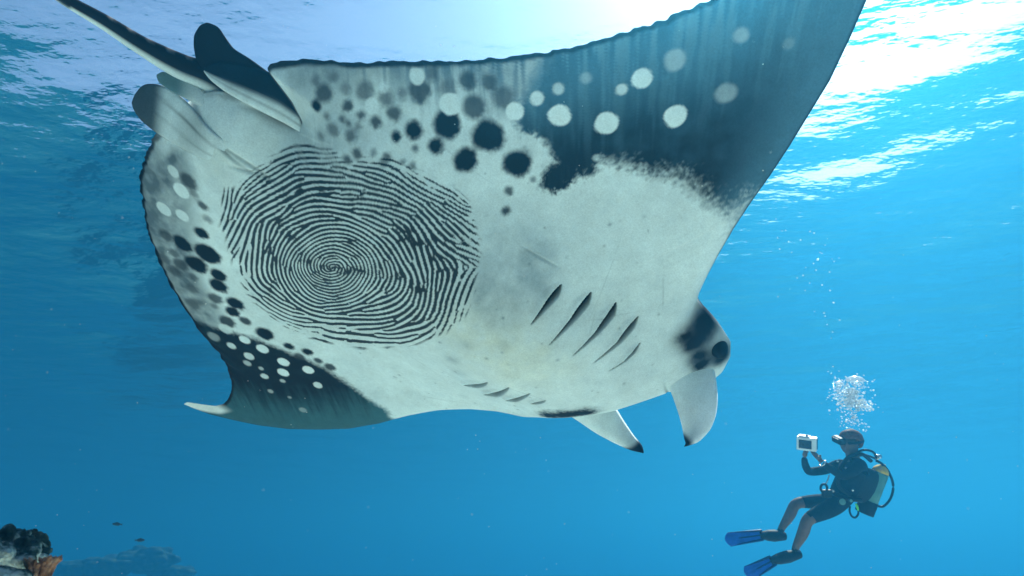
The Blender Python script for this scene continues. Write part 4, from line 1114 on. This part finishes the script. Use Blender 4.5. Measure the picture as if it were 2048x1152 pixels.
mat_fish = paint('dark_fish', (.03, .035, .03), rough=.5, var=.4, scale=30)
def build_fish(name, M, length, mat, **kw):
    root = empty(name, M, **kw)
    n, m = 18, 12; V, F = [], []
    for i in range(n):
        s = i / (n - 1); hgt = .19 * math.sin(math.pi * min(1, s * .93 + .05)) ** .75 + .012; wid = hgt * .42
        for k in range(m):
            q = 2 * math.pi * k / m
            V.append(((s - .5) * length, wid * math.cos(q) * length, hgt * math.sin(q) * length))
    for i in range(n - 1):
        for k in range(m):
            F.append((i * m + k, i * m + (k + 1) % m, (i + 1) * m + (k + 1) % m, (i + 1) * m + k))
    F += [tuple(range(m))[::-1], tuple(range((n - 1) * m, n * m))]
    mesh_obj('body', V, F, mat, root)
    def plate(nm, pts):
        t_ = .008 * length
        v = [(x * length, t_, z * length) for x, z in pts] + [(x * length, -t_, z * length) for x, z in pts]; k = len(pts)
        mesh_obj(nm, v, [tuple(range(k)), tuple(range(2 * k - 1, k - 1, -1))] + [(i, (i + 1) % k, k + (i + 1) % k, k + i) for i in range(k)], mat, root, smooth=False)
    plate('tail_fin', [(.47, .03), (.66, .17), (.60, 0), (.66, -.17), (.47, -.03)])
    plate('dorsal_fin', [(-.18, .17), (-.05, .26), (.22, .20), (.32, .10), (.1, .13)])
    plate('anal_fin', [(.05, -.15), (.18, -.24), (.32, -.10)])
    return root
def fish_pose(px, py, d, yaw, roll):
    return Matrix.Translation(ray(px, py, d)) @ DROT.to_4x4() @ Matrix.Rotation(rad(roll), 4, 'Y') @ Matrix.Rotation(rad(yaw), 4, 'Z')
build_fish('fish', fish_pose(234, 1048, 9, 12, 8), .115, mat_fish, label='small dark fish hovering higher above the dim reef', category='fish', group='small reef fish')
build_fish('fish', fish_pose(281, 1080, 9, 190, 2), .115, mat_fish, label='small dark fish hovering just over the dim reef ridge', category='fish', group='small reef fish')

# drifting specks in the water
mat_speck = paint('drifting_speck', (.75, .72, .66), rough=.8, var=.2)
V, F = [], []
rs = random.Random(8)
for i in range(320):
    d = rs.uniform(.9, 4.5); c = np.array(ray(rs.uniform(-60, 2110), rs.uniform(-40, 1190), d)); b = len(V)
    r = rs.uniform(.0004, .0012) * (d ** .7)
    V += list(SV * np.array([r, r * rs.uniform(.5, 1), r]) + c); F += [tuple(i_ + b for i_ in f) for f in SF]
mesh_obj('drifting_specks', V, F, mat_speck, label='sparse pale specks of plankton drifting through the water', category='plankton', kind='stuff')
